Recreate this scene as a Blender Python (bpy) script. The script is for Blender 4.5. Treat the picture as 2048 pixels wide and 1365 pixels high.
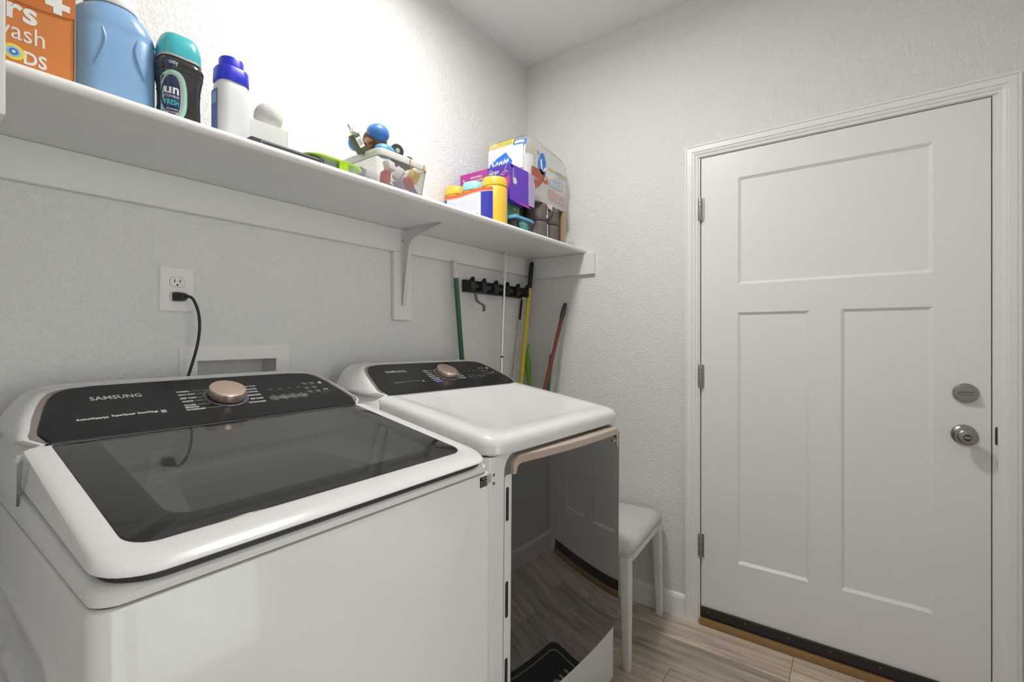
import bpy, bmesh, math, random
from mathutils import Vector, Matrix

random.seed(7)
for _o in list(bpy.data.objects):
    bpy.data.objects.remove(_o, do_unlink=True)
S = bpy.context.scene
C = S.collection
R = math.radians

# ------------------------------------------------------------------ camera
FPX, HZ = 938.7, 675.0
cam_d = bpy.data.cameras.new('camera')
cam_d.sensor_fit = 'HORIZONTAL'
cam_d.sensor_width = 36.0
cam_d.lens = FPX / 2048 * 36.0
cam_d.shift_y = -(682.5 - HZ) / 2048
cam_d.clip_start = 0.01
cam = bpy.data.objects.new('camera', cam_d)
C.objects.link(cam)
cam.location = (-2.171, -1.470, 1.263)
cam.rotation_euler = (R(90), 0, R(-54.0))
S.camera = cam

# ------------------------------------------------------------------ world, exposure
FILL_SKY = 3.2            # added fill daylight, even, entering by the added hall window and opened inner door
w = bpy.data.worlds.new('world')
S.world = w
w.use_nodes = True
w.node_tree.nodes['Background'].inputs[0].default_value = (1.0, 0.985, 0.955, 1)
w.node_tree.nodes['Background'].inputs[1].default_value = FILL_SKY
S.cycles.max_bounces = 8
S.cycles.glossy_bounces = 3
S.cycles.adaptive_threshold = 0.03
S.view_settings.view_transform = 'Standard'
S.view_settings.look = 'None'
S.view_settings.gamma = 1.0
S.view_settings.use_curve_mapping = False
S.view_settings.exposure = 0.07
FILL_HALL = (-3.10, -0.45, -3.50)                    # x0, x1, y of far wall, unseen hall added for fill light
FILL_WIN = (-2.55, -0.85, 0.12, 2.20)                # window added as fill source: x0, x1, z0, z1
pd = bpy.data.lights.new('fill_portal', 'AREA')  # portal that samples the added daylight fill
pd.shape = 'RECTANGLE'
pd.size = FILL_WIN[1] - FILL_WIN[0]
pd.size_y = FILL_WIN[3] - FILL_WIN[2]
pd.cycles.is_portal = True
po = bpy.data.objects.new('fill_portal', pd)
C.objects.link(po)
po.location = ((FILL_WIN[0] + FILL_WIN[1]) / 2, FILL_HALL[2] - 0.06, (FILL_WIN[2] + FILL_WIN[3]) / 2)
po.rotation_euler = (R(90), 0, 0)
LAMP_POS = (-1.17, -0.65, 2.70)
LAMP_POWER = 17.2


# ------------------------------------------------------------------ materials
def mat(name, col, rough=0.5, metal=0.0, spec=0.5, coat=0.0, ior=None, noise=None, bump=None, emit=None):
    """Principled material; noise=(scale, amount) varies the colour, bump=(scale, strength, dist)."""
    m = bpy.data.materials.new(name)
    m.use_nodes = True
    nt = m.node_tree
    b = nt.nodes['Principled BSDF']
    c = (col[0], col[1], col[2], 1)
    b.inputs['Base Color'].default_value = c
    b.inputs['Roughness'].default_value = rough
    b.inputs['Metallic'].default_value = metal
    b.inputs['Specular IOR Level'].default_value = spec
    b.inputs['Coat Weight'].default_value = coat
    if ior:
        b.inputs['IOR'].default_value = ior
    if emit:
        b.inputs['Emission Color'].default_value = (*emit[:3], 1)
        b.inputs['Emission Strength'].default_value = emit[3]
    if noise or bump:
        tc = nt.nodes.new('ShaderNodeTexCoord')
    if noise:
        n = nt.nodes.new('ShaderNodeTexNoise')
        n.inputs['Scale'].default_value = noise[0]
        n.inputs['Detail'].default_value = 3
        nt.links.new(tc.outputs['Object'], n.inputs['Vector'])
        mx = nt.nodes.new('ShaderNodeMix')
        mx.data_type = 'RGBA'
        k = noise[1]
        mx.inputs['A'].default_value = (col[0]*(1-k), col[1]*(1-k), col[2]*(1-k), 1)
        mx.inputs['B'].default_value = (min(1, col[0]*(1+k)), min(1, col[1]*(1+k)), min(1, col[2]*(1+k)), 1)
        nt.links.new(n.outputs['Fac'], mx.inputs['Factor'])
        nt.links.new(mx.outputs['Result'], b.inputs['Base Color'])
    if bump:
        n2 = nt.nodes.new('ShaderNodeTexNoise')
        n2.inputs['Scale'].default_value = bump[0]
        n2.inputs['Detail'].default_value = 3
        nt.links.new(tc.outputs['Object'], n2.inputs['Vector'])
        bp = nt.nodes.new('ShaderNodeBump')
        bp.inputs['Strength'].default_value = bump[1]
        bp.inputs['Distance'].default_value = bump[2]
        nt.links.new(n2.outputs['Fac'], bp.inputs['Height'])
        nt.links.new(bp.outputs['Normal'], b.inputs['Normal'])
    return m


def wall_mat(name, col, scale=70, strength=0.45, dist=0.0036):
    """Painted drywall with a hand-trowelled, leathery relief."""
    m = mat(name, col, rough=0.55, spec=0.3)
    nt = m.node_tree
    b = nt.nodes['Principled BSDF']
    tc = nt.nodes.new('ShaderNodeTexCoord')
    n = nt.nodes.new('ShaderNodeTexNoise')
    n.inputs['Scale'].default_value = scale
    n.inputs['Detail'].default_value = 4
    n.inputs['Distortion'].default_value = 1.2
    rp = nt.nodes.new('ShaderNodeValToRGB')
    rp.color_ramp.elements[0].position = 0.42
    rp.color_ramp.elements[1].position = 0.62
    bp = nt.nodes.new('ShaderNodeBump')
    bp.inputs['Strength'].default_value = strength
    bp.inputs['Distance'].default_value = dist
    nt.links.new(tc.outputs['Object'], n.inputs['Vector'])
    nt.links.new(n.outputs['Fac'], rp.inputs['Fac'])
    nt.links.new(rp.outputs['Color'], bp.inputs['Height'])
    nt.links.new(bp.outputs['Normal'], b.inputs['Normal'])
    return m


def plank_mat():
    m = mat('wood_plank', (0.2, 0.17, 0.14), rough=0.42, spec=0.4)
    nt = m.node_tree
    b = nt.nodes['Principled BSDF']
    tc = nt.nodes.new('ShaderNodeTexCoord')
    oi = nt.nodes.new('ShaderNodeObjectInfo')
    add = nt.nodes.new('ShaderNodeVectorMath')
    add.operation = 'ADD'
    mulr = nt.nodes.new('ShaderNodeMath')
    mulr.operation = 'MULTIPLY'
    mulr.inputs[1].default_value = 37.0
    nt.links.new(oi.outputs['Random'], mulr.inputs[0])
    nt.links.new(tc.outputs['Object'], add.inputs[0])
    nt.links.new(mulr.outputs[0], add.inputs[1])
    mp = nt.nodes.new('ShaderNodeMapping')
    mp.inputs['Scale'].default_value = (32, 2.2, 4)
    nt.links.new(add.outputs[0], mp.inputs['Vector'])
    n = nt.nodes.new('ShaderNodeTexNoise')
    n.inputs['Scale'].default_value = 1.0
    n.inputs['Detail'].default_value = 6
    n.inputs['Roughness'].default_value = 0.62
    n.inputs['Distortion'].default_value = 0.6
    nt.links.new(mp.outputs[0], n.inputs['Vector'])
    rp = nt.nodes.new('ShaderNodeValToRGB')
    e = rp.color_ramp.elements
    e[0].position = 0.30
    e[0].color = (0.32, 0.26, 0.205, 1)
    e[1].position = 0.68
    e[1].color = (0.78, 0.68, 0.56, 1)
    k = e.new(0.5)
    k.color = (0.58, 0.49, 0.40, 1)
    nt.links.new(n.outputs['Fac'], rp.inputs['Fac'])
    hv = nt.nodes.new('ShaderNodeHueSaturation')
    mr = nt.nodes.new('ShaderNodeMapRange')
    mr.inputs['To Min'].default_value = 0.78
    mr.inputs['To Max'].default_value = 1.12
    nt.links.new(oi.outputs['Random'], mr.inputs['Value'])
    nt.links.new(mr.outputs[0], hv.inputs['Value'])
    nt.links.new(rp.outputs['Color'], hv.inputs['Color'])
    nt.links.new(hv.outputs['Color'], b.inputs['Base Color'])
    bp = nt.nodes.new('ShaderNodeBump')
    bp.inputs['Strength'].default_value = 0.15
    bp.inputs['Distance'].default_value = 0.001
    nt.links.new(n.outputs['Fac'], bp.inputs['Height'])
    nt.links.new(bp.outputs['Normal'], b.inputs['Normal'])
    return m


def clear_mat(name, tint, gloss_rough=0.05, ior=1.5, haze=0.0, haze_col=(0.8, 0.8, 0.8)):
    """Thin see-through sheet: tinted transparency, optional milky haze, Fresnel gloss on top."""
    m = bpy.data.materials.new(name)
    m.use_nodes = True
    nt = m.node_tree
    nt.nodes.clear()
    out = nt.nodes.new('ShaderNodeOutputMaterial')
    tr = nt.nodes.new('ShaderNodeBsdfTransparent')
    tr.inputs[0].default_value = (*tint, 1)
    df = nt.nodes.new('ShaderNodeBsdfDiffuse')
    df.inputs[0].default_value = (*haze_col, 1)
    m1 = nt.nodes.new('ShaderNodeMixShader')
    m1.inputs[0].default_value = haze
    nt.links.new(tr.outputs[0], m1.inputs[1])
    nt.links.new(df.outputs[0], m1.inputs[2])
    gl = nt.nodes.new('ShaderNodeBsdfGlossy')
    gl.inputs['Roughness'].default_value = gloss_rough
    fr = nt.nodes.new('ShaderNodeFresnel')
    ge = nt.nodes.new('ShaderNodeNewGeometry')
    mr = nt.nodes.new('ShaderNodeMapRange')                # same sheet seen from its back
    mr.inputs['To Min'].default_value = ior
    mr.inputs['To Max'].default_value = 1.0 / ior
    nt.links.new(ge.outputs['Backfacing'], mr.inputs['Value'])
    nt.links.new(mr.outputs[0], fr.inputs['IOR'])
    m2 = nt.nodes.new('ShaderNodeMixShader')
    nt.links.new(fr.outputs[0], m2.inputs[0])
    nt.links.new(m1.outputs[0], m2.inputs[1])
    nt.links.new(gl.outputs[0], m2.inputs[2])
    nt.links.new(m2.outputs[0], out.inputs[0])
    return m


M = {
    'wall': wall_mat('wall_paint', (0.845, 0.840, 0.825)),
    'ceil': wall_mat('ceiling_paint', (0.87, 0.865, 0.85), 55, 0.12, 0.002),
    'trim': mat('trim_paint', (0.92, 0.915, 0.90), 0.32, spec=0.5, noise=(3, 0.01)),
    'door': mat('door_paint', (0.90, 0.895, 0.88), 0.38, spec=0.45, noise=(3, 0.01)),
    'shelf': mat('shelf_paint', (0.85, 0.845, 0.83), 0.4, noise=(4, 0.015)),
    'plank': plank_mat(),
    'plain_floor': mat('fill_hall_floor', (0.24, 0.19, 0.15), 0.45, noise=(6, 0.15)),
    'pane': clear_mat('fill_window_glass', (0.96, 0.98, 0.97), 0.02, 1.3),
    'sub': mat('subfloor', (0.05, 0.04, 0.035), 0.8),
    'app': mat('appliance_white', (0.80, 0.795, 0.785), 0.20, spec=0.5, coat=0.3, noise=(2, 0.006)),
    'app_dk': mat('gasket_dark', (0.03, 0.029, 0.027), 0.5),
    'panel': mat('console_black', (0.016, 0.016, 0.015), 0.26, spec=0.3, noise=(5, 0.05)),
    'blackglass': mat('black_glass', (0.022, 0.021, 0.02), 0.05, spec=0.6, ior=1.5),
    'doorglass': mat('door_glass', (0.012, 0.0115, 0.011), 0.025, spec=0.9, ior=1.75),
    'lidglass': clear_mat('lid_glass', (0.32, 0.32, 0.31), 0.03, 1.8, 0.3, (0.17, 0.17, 0.16)),
    'tub': mat('tub_grey', (0.55, 0.56, 0.55), 0.35),
    'drum': mat('drum_steel', (0.35, 0.35, 0.35), 0.3, metal=0.8),
    'rose': mat('rose_gold', (0.84, 0.66, 0.55), 0.30, metal=0.9),
    'rosew': mat('rose_handle', (0.66, 0.55, 0.48), 0.35, metal=0.55),
    'taupe': mat('taupe_trim', (0.34, 0.30, 0.26), 0.32, metal=0.5),
    'ink': mat('white_ink', (0.72, 0.72, 0.70), 0.5),
    'ink_grey': mat('grey_ink', (0.48, 0.48, 0.46), 0.4, metal=0.3),
    'ink_blue': mat('lit_blue_ink', (0.1, 0.25, 0.9), 0.5, emit=(0.08, 0.2, 1.0, 0.6)),
    'ring': mat('dial_ring', (0.10, 0.105, 0.13), 0.3),
    'nickel': mat('satin_nickel', (0.36, 0.34, 0.31), 0.26, metal=1.0, noise=(30, 0.05)),
    'hinge': mat('hinge_nickel', (0.42, 0.41, 0.39), 0.38, metal=0.85),
    'strike': mat('strike_brown', (0.07, 0.05, 0.035), 0.4, metal=0.6),
    'sweep': mat('sweep_black', (0.028, 0.022, 0.018), 0.5),
    'thresh': mat('threshold_oak', (0.33, 0.20, 0.085), 0.4, noise=(20, 0.15)),
    'plate': mat('plate_white', (0.90, 0.89, 0.87), 0.3),
    'slot': mat('slot_dark', (0.02, 0.018, 0.016), 0.6),
    'cord': mat('cord_black', (0.022, 0.020, 0.018), 0.45),
    'rack': mat('rack_black', (0.012, 0.012, 0.012), 0.42),
    'hook': mat('hook_grey', (0.16, 0.16, 0.16), 0.4),
    'gpole': mat('pole_green', (0.025, 0.13, 0.05), 0.35),
    'ypole': mat('pole_yellow', (0.72, 0.60, 0.06), 0.4),
    'rpole': mat('pole_red', (0.19, 0.028, 0.022), 0.4),
    'grip': mat('grip_black', (0.015, 0.015, 0.015), 0.6),
    'gripg': mat('grip_charcoal', (0.05, 0.05, 0.05), 0.6),
    'capw': mat('cap_white', (0.74, 0.73, 0.71), 0.4),
    'chrome': mat('chrome_tube', (0.75, 0.74, 0.72), 0.14, metal=1.0),
    'lime': mat('lime_plastic', (0.18, 0.46, 0.03), 0.35),
    'limelid': mat('lime_lid', (0.36, 0.62, 0.02), 0.3),
    'dgreen': mat('seal_green', (0.12, 0.22, 0.03), 0.4),
    'fabric': mat('seat_fabric', (0.62, 0.61, 0.59), 0.9, spec=0.1, noise=(220, 0.12), bump=(350, 0.3, 0.001)),
    'legw': mat('leg_white', (0.84, 0.83, 0.80), 0.5, noise=(18, 0.08)),
    'orange': mat('card_orange', (0.62, 0.205, 0.045), 0.45, noise=(6, 0.06)),
    'orange2': mat('card_orange_flap', (0.56, 0.165, 0.035), 0.45, noise=(6, 0.05)),
    'paper': mat('print_white', (0.78, 0.77, 0.76), 0.5),
    'pyellow': mat('print_yellow', (0.85, 0.68, 0.05), 0.45),
    'pblue': mat('print_blue', (0.05, 0.16, 0.55), 0.45),
    'plblue': mat('print_light_blue', (0.25, 0.5, 0.82), 0.45),
    'jug': mat('jug_blue', (0.235, 0.42, 0.68), 0.3, spec=0.5, noise=(9, 0.05)),
    'jug_d': mat('jug_blue_mould', (0.20, 0.375, 0.63), 0.3),
    'jugcap': mat('jug_cap', (0.78, 0.78, 0.77), 0.25),
    'teal': mat('cap_teal', (0.06, 0.47, 0.53), 0.25, coat=0.2),
    'dark': mat('bottle_charcoal', (0.028, 0.026, 0.025), 0.12, coat=0.4),
    'navy': mat('label_navy', (0.012, 0.03, 0.09), 0.25),
    'mint': mat('label_mint', (0.32, 0.62, 0.50), 0.35),
    'greyl': mat('label_grey', (0.35, 0.36, 0.35), 0.4),
    'wbottle': mat('bottle_white', (0.78, 0.78, 0.79), 0.3),
    'bluecap': mat('cap_blue', (0.022, 0.03, 0.60), 0.35),
    'felt': mat('wool_felt', (0.66, 0.64, 0.61), 0.95, spec=0.1, noise=(60, 0.1), bump=(180, 0.5, 0.002)),
    'wbox': mat('carton_white', (0.72, 0.72, 0.70), 0.5),
    'charbox': mat('carton_charcoal', (0.05, 0.05, 0.055), 0.45),
    'cglass': clear_mat('container_glass', (0.80, 0.84, 0.82), 0.05, 1.45, 0.25, (0.6, 0.63, 0.62)),
    'bwire': mat('basket_white', (0.40, 0.395, 0.38), 0.45),
    'brim': mat('basket_rim', (0.58, 0.57, 0.55), 0.35),
    'tblue': mat('toy_blue', (0.07, 0.22, 0.60), 0.35, noise=(10, 0.25)),
    'tsky': mat('toy_sky', (0.09, 0.33, 0.56), 0.4, noise=(25, 0.3)),
    'tbrown': mat('toy_brown', (0.17, 0.075, 0.03), 0.5, noise=(20, 0.2)),
    'olive': mat('toy_olive', (0.07, 0.08, 0.035), 0.45),
    'tyre': mat('toy_tyre', (0.015, 0.015, 0.015), 0.7),
    'hub': mat('toy_hub', (0.5, 0.5, 0.5), 0.35, metal=0.5),
    'gold': mat('gold_wire', (0.60, 0.42, 0.08), 0.3, metal=0.8),
    'tred': mat('toy_red', (0.62, 0.07, 0.05), 0.4),
    'tyel': mat('toy_yellow', (0.72, 0.55, 0.05), 0.4),
    'tpur': mat('toy_lilac', (0.42, 0.33, 0.6), 0.4),
    'tgrn': mat('toy_green', (0.08, 0.35, 0.12), 0.4),
    'wyellow': mat('canister_yellow', (0.78, 0.50, 0.05), 0.35),
    'wteal': mat('canister_teal', (0.30, 0.62, 0.62), 0.35),
    'wred': mat('sleeve_red', (0.70, 0.13, 0.04), 0.3),
    'wblue': mat('sleeve_blue', (0.03, 0.03, 0.36), 0.3),
    'winfo': mat('sleeve_white', (0.70, 0.71, 0.78), 0.3, noise=(160, 0.09)),
    'ppurple': mat('carton_purple', (0.13, 0.035, 0.55), 0.4),
    'pdark': mat('carton_indigo', (0.07, 0.03, 0.35), 0.4),
    'pmag': mat('carton_magenta', (0.42, 0.035, 0.28), 0.4),
    'plil': mat('carton_flap', (0.42, 0.36, 0.55), 0.5),
    'gbox': mat('carton_green', (0.10, 0.27, 0.07), 0.45, noise=(30, 0.15)),
    'tubc': clear_mat('tub_plastic', (0.45, 0.46, 0.46), 0.1, 1.45, 0.3, (0.12, 0.13, 0.13)),
    'tublid': mat('tub_lid_blue', (0.13, 0.42, 0.72), 0.35),
    'tealp': mat('label_teal', (0.03, 0.27, 0.24), 0.4),
    'kraft': mat('roll_wrap', (0.145, 0.125, 0.11), 0.75, noise=(25, 0.1), bump=(60, 0.3, 0.002)),
    'card': mat('cardboard', (0.42, 0.30, 0.18), 0.7, noise=(30, 0.08)),
    'tissue': mat('tissue_white', (0.82, 0.82, 0.82), 0.7, bump=(200, 0.2, 0.001)),
    'bag': clear_mat('bag_film', (0.985, 0.985, 0.98), 0.14, 1.35, 0.24, (0.86, 0.86, 0.84)),
    'prust': mat('print_rust', (0.42, 0.10, 0.045), 0.35),
    'pscott': mat('print_scott_blue', (0.02, 0.20, 0.72), 0.35),
    'pfaded': mat('print_faded_blue', (0.36, 0.52, 0.68), 0.4),
    'pfpink': mat('print_faded_pink', (0.55, 0.40, 0.38), 0.4),
    'pfyel': mat('print_faded_yellow', (0.52, 0.48, 0.28), 0.4),
    'mat': mat('doormat_black', (0.012, 0.012, 0.012), 0.9, bump=(300, 0.4, 0.002)),
    'matgold': mat('doormat_cream', (0.45, 0.42, 0.33), 0.8),
    'lampw': mat('lamp_rim', (0.8, 0.8, 0.78), 0.4),
    'lampe': mat('lamp_diffuser', (0.9, 0.9, 0.88), 0.5, emit=(1.0, 0.96, 0.9, 3.0)),
}


# ------------------------------------------------------------------ mesh helpers
class MB:
    """Collects shapes; build() links them as ONE mesh object."""
    def __init__(self):
        self.v, self.f, self.mi = [], [], []

    def add(self, vs, fs, mi=0):
        o = len(self.v)
        self.v += [tuple(p) for p in vs]
        self.f += [[i + o for i in f] for f in fs]
        self.mi += [mi] * len(fs)
        return self

    def box(self, x0, x1, y0, y1, z0, z1, b=0.0, seg=2, mi=0):
        if b <= 0:
            vs = [(x, y, z) for z in (z0, z1) for y in (y0, y1) for x in (x0, x1)]
            return self.add(vs, [(0, 2, 3, 1), (4, 5, 7, 6), (0, 1, 5, 4), (2, 6, 7, 3), (0, 4, 6, 2), (1, 3, 7, 5)], mi)
        bm = bmesh.new()
        bmesh.ops.create_cube(bm, size=1)
        for q in bm.verts:
            q.co = Vector((x0 + (q.co.x + .5) * (x1 - x0), y0 + (q.co.y + .5) * (y1 - y0), z0 + (q.co.z + .5) * (z1 - z0)))
        bmesh.ops.bevel(bm, geom=bm.edges[:], offset=b, segments=seg, profile=0.5, affect='EDGES')
        bm.verts.index_update()
        self.add([q.co[:] for q in bm.verts], [[q.index for q in f.verts] for f in bm.faces], mi)
        bm.free()
        return self

    def loft(self, rings, cap0=True, cap1=True, closed=True, mi=0):
        n = len(rings[0])
        vs = [p for r in rings for p in r]
        fs = []
        for k in range(len(rings) - 1):
            for i in range(n if closed else n - 1):
                j = (i + 1) % n
                fs.append((k * n + i, k * n + j, (k + 1) * n + j, (k + 1) * n + i))
        if cap0:
            fs.append(tuple(range(n))[::-1])
        if cap1:
            fs.append(tuple((len(rings) - 1) * n + i for i in range(n)))
        return self.add(vs, fs, mi)

    def prism(self, poly, fn, h0, h1, mi=0):
        """poly in 2D, fn(u, v, h) -> 3D point."""
        return self.loft([[fn(u, v, h0) for u, v in poly], [fn(u, v, h1) for u, v in poly]], mi=mi)

    def lathe(self, prof, c=(0, 0, 0), n=24, fn=None, sx=1.0, sy=1.0, mi=0):
        rings = []
        for r, z in prof:
            ring = []
            for i in range(n):
                a = 2 * math.pi * i / n
                p = (r * math.cos(a) * sx, r * math.sin(a) * sy, z)
                ring.append(fn(*p) if fn else (c[0] + p[0], c[1] + p[1], c[2] + p[2]))
            rings.append(ring)
        return self.loft(rings, mi=mi)

    def tube(self, pts, rad, n=10, mi=0):
        pts = [Vector(p) for p in pts]
        if not isinstance(rad, (list, tuple)):
            rad = [rad] * len(pts)
        t0 = (pts[1] - pts[0]).normalized()
        up = Vector((0, 0, 1)) if abs(t0.z) < 0.9 else Vector((1, 0, 0))
        nrm = t0.cross(up).normalized()
        rings = []
        for i, p in enumerate(pts):
            if i == 0:
                t = pts[1] - pts[0]
            elif i == len(pts) - 1:
                t = pts[-1] - pts[-2]
            else:
                t = pts[i + 1] - pts[i - 1]
            t.normalize()
            nrm = (nrm - t * nrm.dot(t)).normalized()
            bn = t.cross(nrm)
            rings.append([tuple(p + (nrm * math.cos(2 * math.pi * k / n) + bn * math.sin(2 * math.pi * k / n)) * rad[i]) for k in range(n)])
        return self.loft(rings, mi=mi)

    def build(self, name, m, parent=None, world=True, smooth=30, mods=None):
        me = bpy.data.meshes.new(name)
        me.from_pydata(self.v, [], self.f)
        bm = bmesh.new()
        bm.from_mesh(me)
        bmesh.ops.recalc_face_normals(bm, faces=bm.faces[:])
        bm.to_mesh(me)
        bm.free()
        ms = m if isinstance(m, (list, tuple)) else [m]
        for q in ms:
            me.materials.append(M[q])
        for p, i in zip(me.polygons, self.mi):
            p.material_index = i
        if smooth:
            me.polygons.foreach_set('use_smooth', [True] * len(me.polygons))
            me.set_sharp_from_angle(angle=R(smooth))
        o = bpy.data.objects.new(name, me)
        C.objects.link(o)
        if parent is not None:
            o.parent = parent
            if world and parent.type == 'EMPTY':
                o.matrix_parent_inverse = parent_matrix(parent).inverted()
        return o


def parent_matrix(o):
    return Matrix.Translation(o.location) @ o.rotation_euler.to_matrix().to_4x4()


def tag(o, label=None, cat=None, group=None, kind=None):
    if label:
        o['label'] = label
    if cat:
        o['category'] = cat
    if group:
        o['group'] = group
    if kind:
        o['kind'] = kind
    return o


def thing(name, label, cat, loc=(0, 0, 0), rot=(0, 0, 0), group=None, kind=None):
    o = bpy.data.objects.new(name, None)
    C.objects.link(o)
    o.empty_display_size = 0.05
    o.location = loc
    o.rotation_euler = rot
    return tag(o, label, cat, group, kind)


def rr(x0, x1, y0, y1, r, n=6):
    """Rounded rectangle outline, ccw from bottom-left; r = one radius or (bl, br, tr, tl)."""
    if not isinstance(r, (list, tuple)):
        r = (r,) * 4
    out = []
    for (cx, cy, a0, q) in ((x0 + r[0], y0 + r[0], 180, r[0]), (x1 - r[1], y0 + r[1], 270, r[1]), (x1 - r[2], y1 - r[2], 0, r[2]), (x0 + r[3], y1 - r[3], 90, r[3])):
        for k in range(n + 1):
            a = R(a0 + 90 * k / n)
            out.append((cx + q * math.cos(a), cy + q * math.sin(a)))
    return out


_tc = {}


def text_geo(s, res=3, off=0.0):
    key = (s, res, off)
    if key not in _tc:
        cu = bpy.data.curves.new('t', 'FONT')
        cu.body = s
        cu.resolution_u = res
        cu.offset = off
        cu.space_character = 1.0 + off * 1.5
        o = bpy.data.objects.new('t', cu)
        C.objects.link(o)
        dg = bpy.context.evaluated_depsgraph_get()
        me = bpy.data.meshes.new_from_object(o.evaluated_get(dg))
        vs = [tuple(v.co) for v in me.vertices]
        fs = [list(p.vertices) for p in me.polygons]
        bpy.data.objects.remove(o, do_unlink=True)
        bpy.data.curves.remove(cu)
        bpy.data.meshes.remove(me)
        x0 = min(v[0] for v in vs)
        x1 = max(v[0] for v in vs)
        y0 = min(v[1] for v in vs)
        y1 = max(v[1] for v in vs)
        _tc[key] = ([((v[0] - x0) / (x1 - x0), (v[1] - y0) / (y1 - y0)) for v in vs], fs)
    return _tc[key]


def text(s, fn, u0, u1, v0, v1, m, parent, world=True, name='lettering', slant=0.0, bold=0.0, res=3):
    """Printed words: text s fitted to the rectangle (u0..u1, v0..v1), fn(u, v) -> surface point."""
    vs, fs = text_geo(s, res, 0.028 if bold else 0.0)
    mb = MB()
    mb.add([fn(u0 + a * (u1 - u0) + slant * b * (v1 - v0), v0 + b * (v1 - v0)) for a, b in vs], fs)
    return mb.build(name, m, parent, world, smooth=0)


def quad_print(fn, poly, m, parent, world=True, name='printed_patch'):
    mb = MB()
    mb.add([fn(u, v) for u, v in poly], [tuple(range(len(poly)))])
    return mb.build(name, m, parent, world, smooth=0)


# ================================================================== ROOM SHELL
XL, YF, ZC = -2.45, -1.93, 2.771
DY0, DY1, DZ = -0.9055, -1.8565, 2.0725          # rough opening of the outer door
T = 0.10


def struct(name, mb, m, label, cat):
    o = mb.build(name, m, None, smooth=0)
    return tag(o, label, cat, kind='structure')


# back wall with the hole of the laundry box
BX0, BX1, BZ0, BZ1 = -1.640, -1.407, 1.03, 1.203
mb = MB()
mb.box(XL - T, BX0, 0, T, -0.06, ZC)
mb.box(BX1, 0 + T, 0, T, -0.06, ZC)
mb.box(BX0, BX1, 0, T, -0.06, BZ0)
mb.box(BX0, BX1, 0, T, BZ1, ZC)
struct('wall_back', mb, 'wall', 'light grey textured wall behind the washer, dryer and shelf', 'wall')
mb = MB()
mb.box(0, T, DY0, 0, -0.06, ZC)
mb.box(0, T, YF - T, DY1, -0.06, ZC)
mb.box(0, T, DY1, DY0, DZ, ZC)
struct('wall_right', mb, 'wall', 'light grey textured wall around the white outer door', 'wall')
# front wall with the inner door's opening
EX0, EX1, EZ = -2.16, -1.34, 2.06
mb = MB()
mb.box(XL - T, EX0, YF - T, YF, -0.06, ZC)
mb.box(EX1, 0, YF - T, YF, -0.06, ZC)
mb.box(EX0, EX1, YF - T, YF, EZ, ZC)
struct('wall_front', mb, 'wall', 'light grey wall opposite the machines, seen in their gloss', 'wall')
struct('wall_left', MB().box(XL - T, XL, YF, 0, -0.06, ZC), 'wall', 'light grey wall at the left end of the room', 'wall')
struct('ceiling', MB().box(FILL_HALL[0] - T, T, FILL_HALL[2] - T, T, ZC, ZC + T), 'ceil', 'pale grey ceiling over the laundry room', 'ceiling')
floor = struct('floor', MB().box(XL - T, T, FILL_HALL[2] - T, T, -0.09, -0.008), 'sub', 'grey-brown wood plank floor', 'floor')

# unseen hall added for fill light: plain walls, wood floor, one large window
HX0, HX1, HY = FILL_HALL
struct('wall_fill_hall_left', MB().box(HX0 - T, HX0, HY - T, YF, -0.06, ZC), 'ceil', 'pale wall at the left of the added hall beyond the inner door', 'wall')
struct('wall_fill_hall_right', MB().box(HX1, HX1 + T, HY - T, YF - T, -0.06, ZC), 'ceil', 'pale wall at the right of the added hall beyond the inner door', 'wall')
struct('wall_fill_hall_near', MB().box(HX0 - T, XL - T, YF - T, YF, -0.06, ZC), 'ceil', 'pale short wall of the added hall left of the laundry room', 'wall')
mb = MB()
mb.box(HX0, FILL_WIN[0], HY - T, HY, -0.06, ZC)
mb.box(FILL_WIN[1], HX1, HY - T, HY, -0.06, ZC)
mb.box(FILL_WIN[0], FILL_WIN[1], HY - T, HY, -0.06, FILL_WIN[2])
mb.box(FILL_WIN[0], FILL_WIN[1], HY - T, HY, FILL_WIN[3], ZC)
struct('wall_fill_hall_far', mb, 'ceil', 'pale far wall of the added hall around its fill-light window', 'wall')
struct('floor_fill_hall', MB().box(HX0 - T, HX1 + T, HY - T, YF - 0.001, -0.008, -0.0005), 'plain_floor', 'plain wood floor of the added hall', 'floor')
win = thing('fill_window_1', 'large white framed window added to the hall for fill light', 'window', ((FILL_WIN[0] + FILL_WIN[1]) / 2, HY, FILL_WIN[2]), kind='structure')
mb = MB()
fw = 0.05
mb.box(FILL_WIN[0], FILL_WIN[0] + fw, HY - 0.09, HY - 0.03, FILL_WIN[2], FILL_WIN[3])
mb.box(FILL_WIN[1] - fw, FILL_WIN[1], HY - 0.09, HY - 0.03, FILL_WIN[2], FILL_WIN[3])
mb.box(FILL_WIN[0] + fw, FILL_WIN[1] - fw, HY - 0.09, HY - 0.03, FILL_WIN[2], FILL_WIN[2] + fw)
mb.box(FILL_WIN[0] + fw, FILL_WIN[1] - fw, HY - 0.09, HY - 0.03, FILL_WIN[3] - fw, FILL_WIN[3])
mb.box((FILL_WIN[0] + FILL_WIN[1]) / 2 - 0.03, (FILL_WIN[0] + FILL_WIN[1]) / 2 + 0.03, HY - 0.09, HY - 0.03, FILL_WIN[2] + fw, FILL_WIN[3] - fw)
mb.build('fill_window_frame', 'trim', win, smooth=0)
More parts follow.
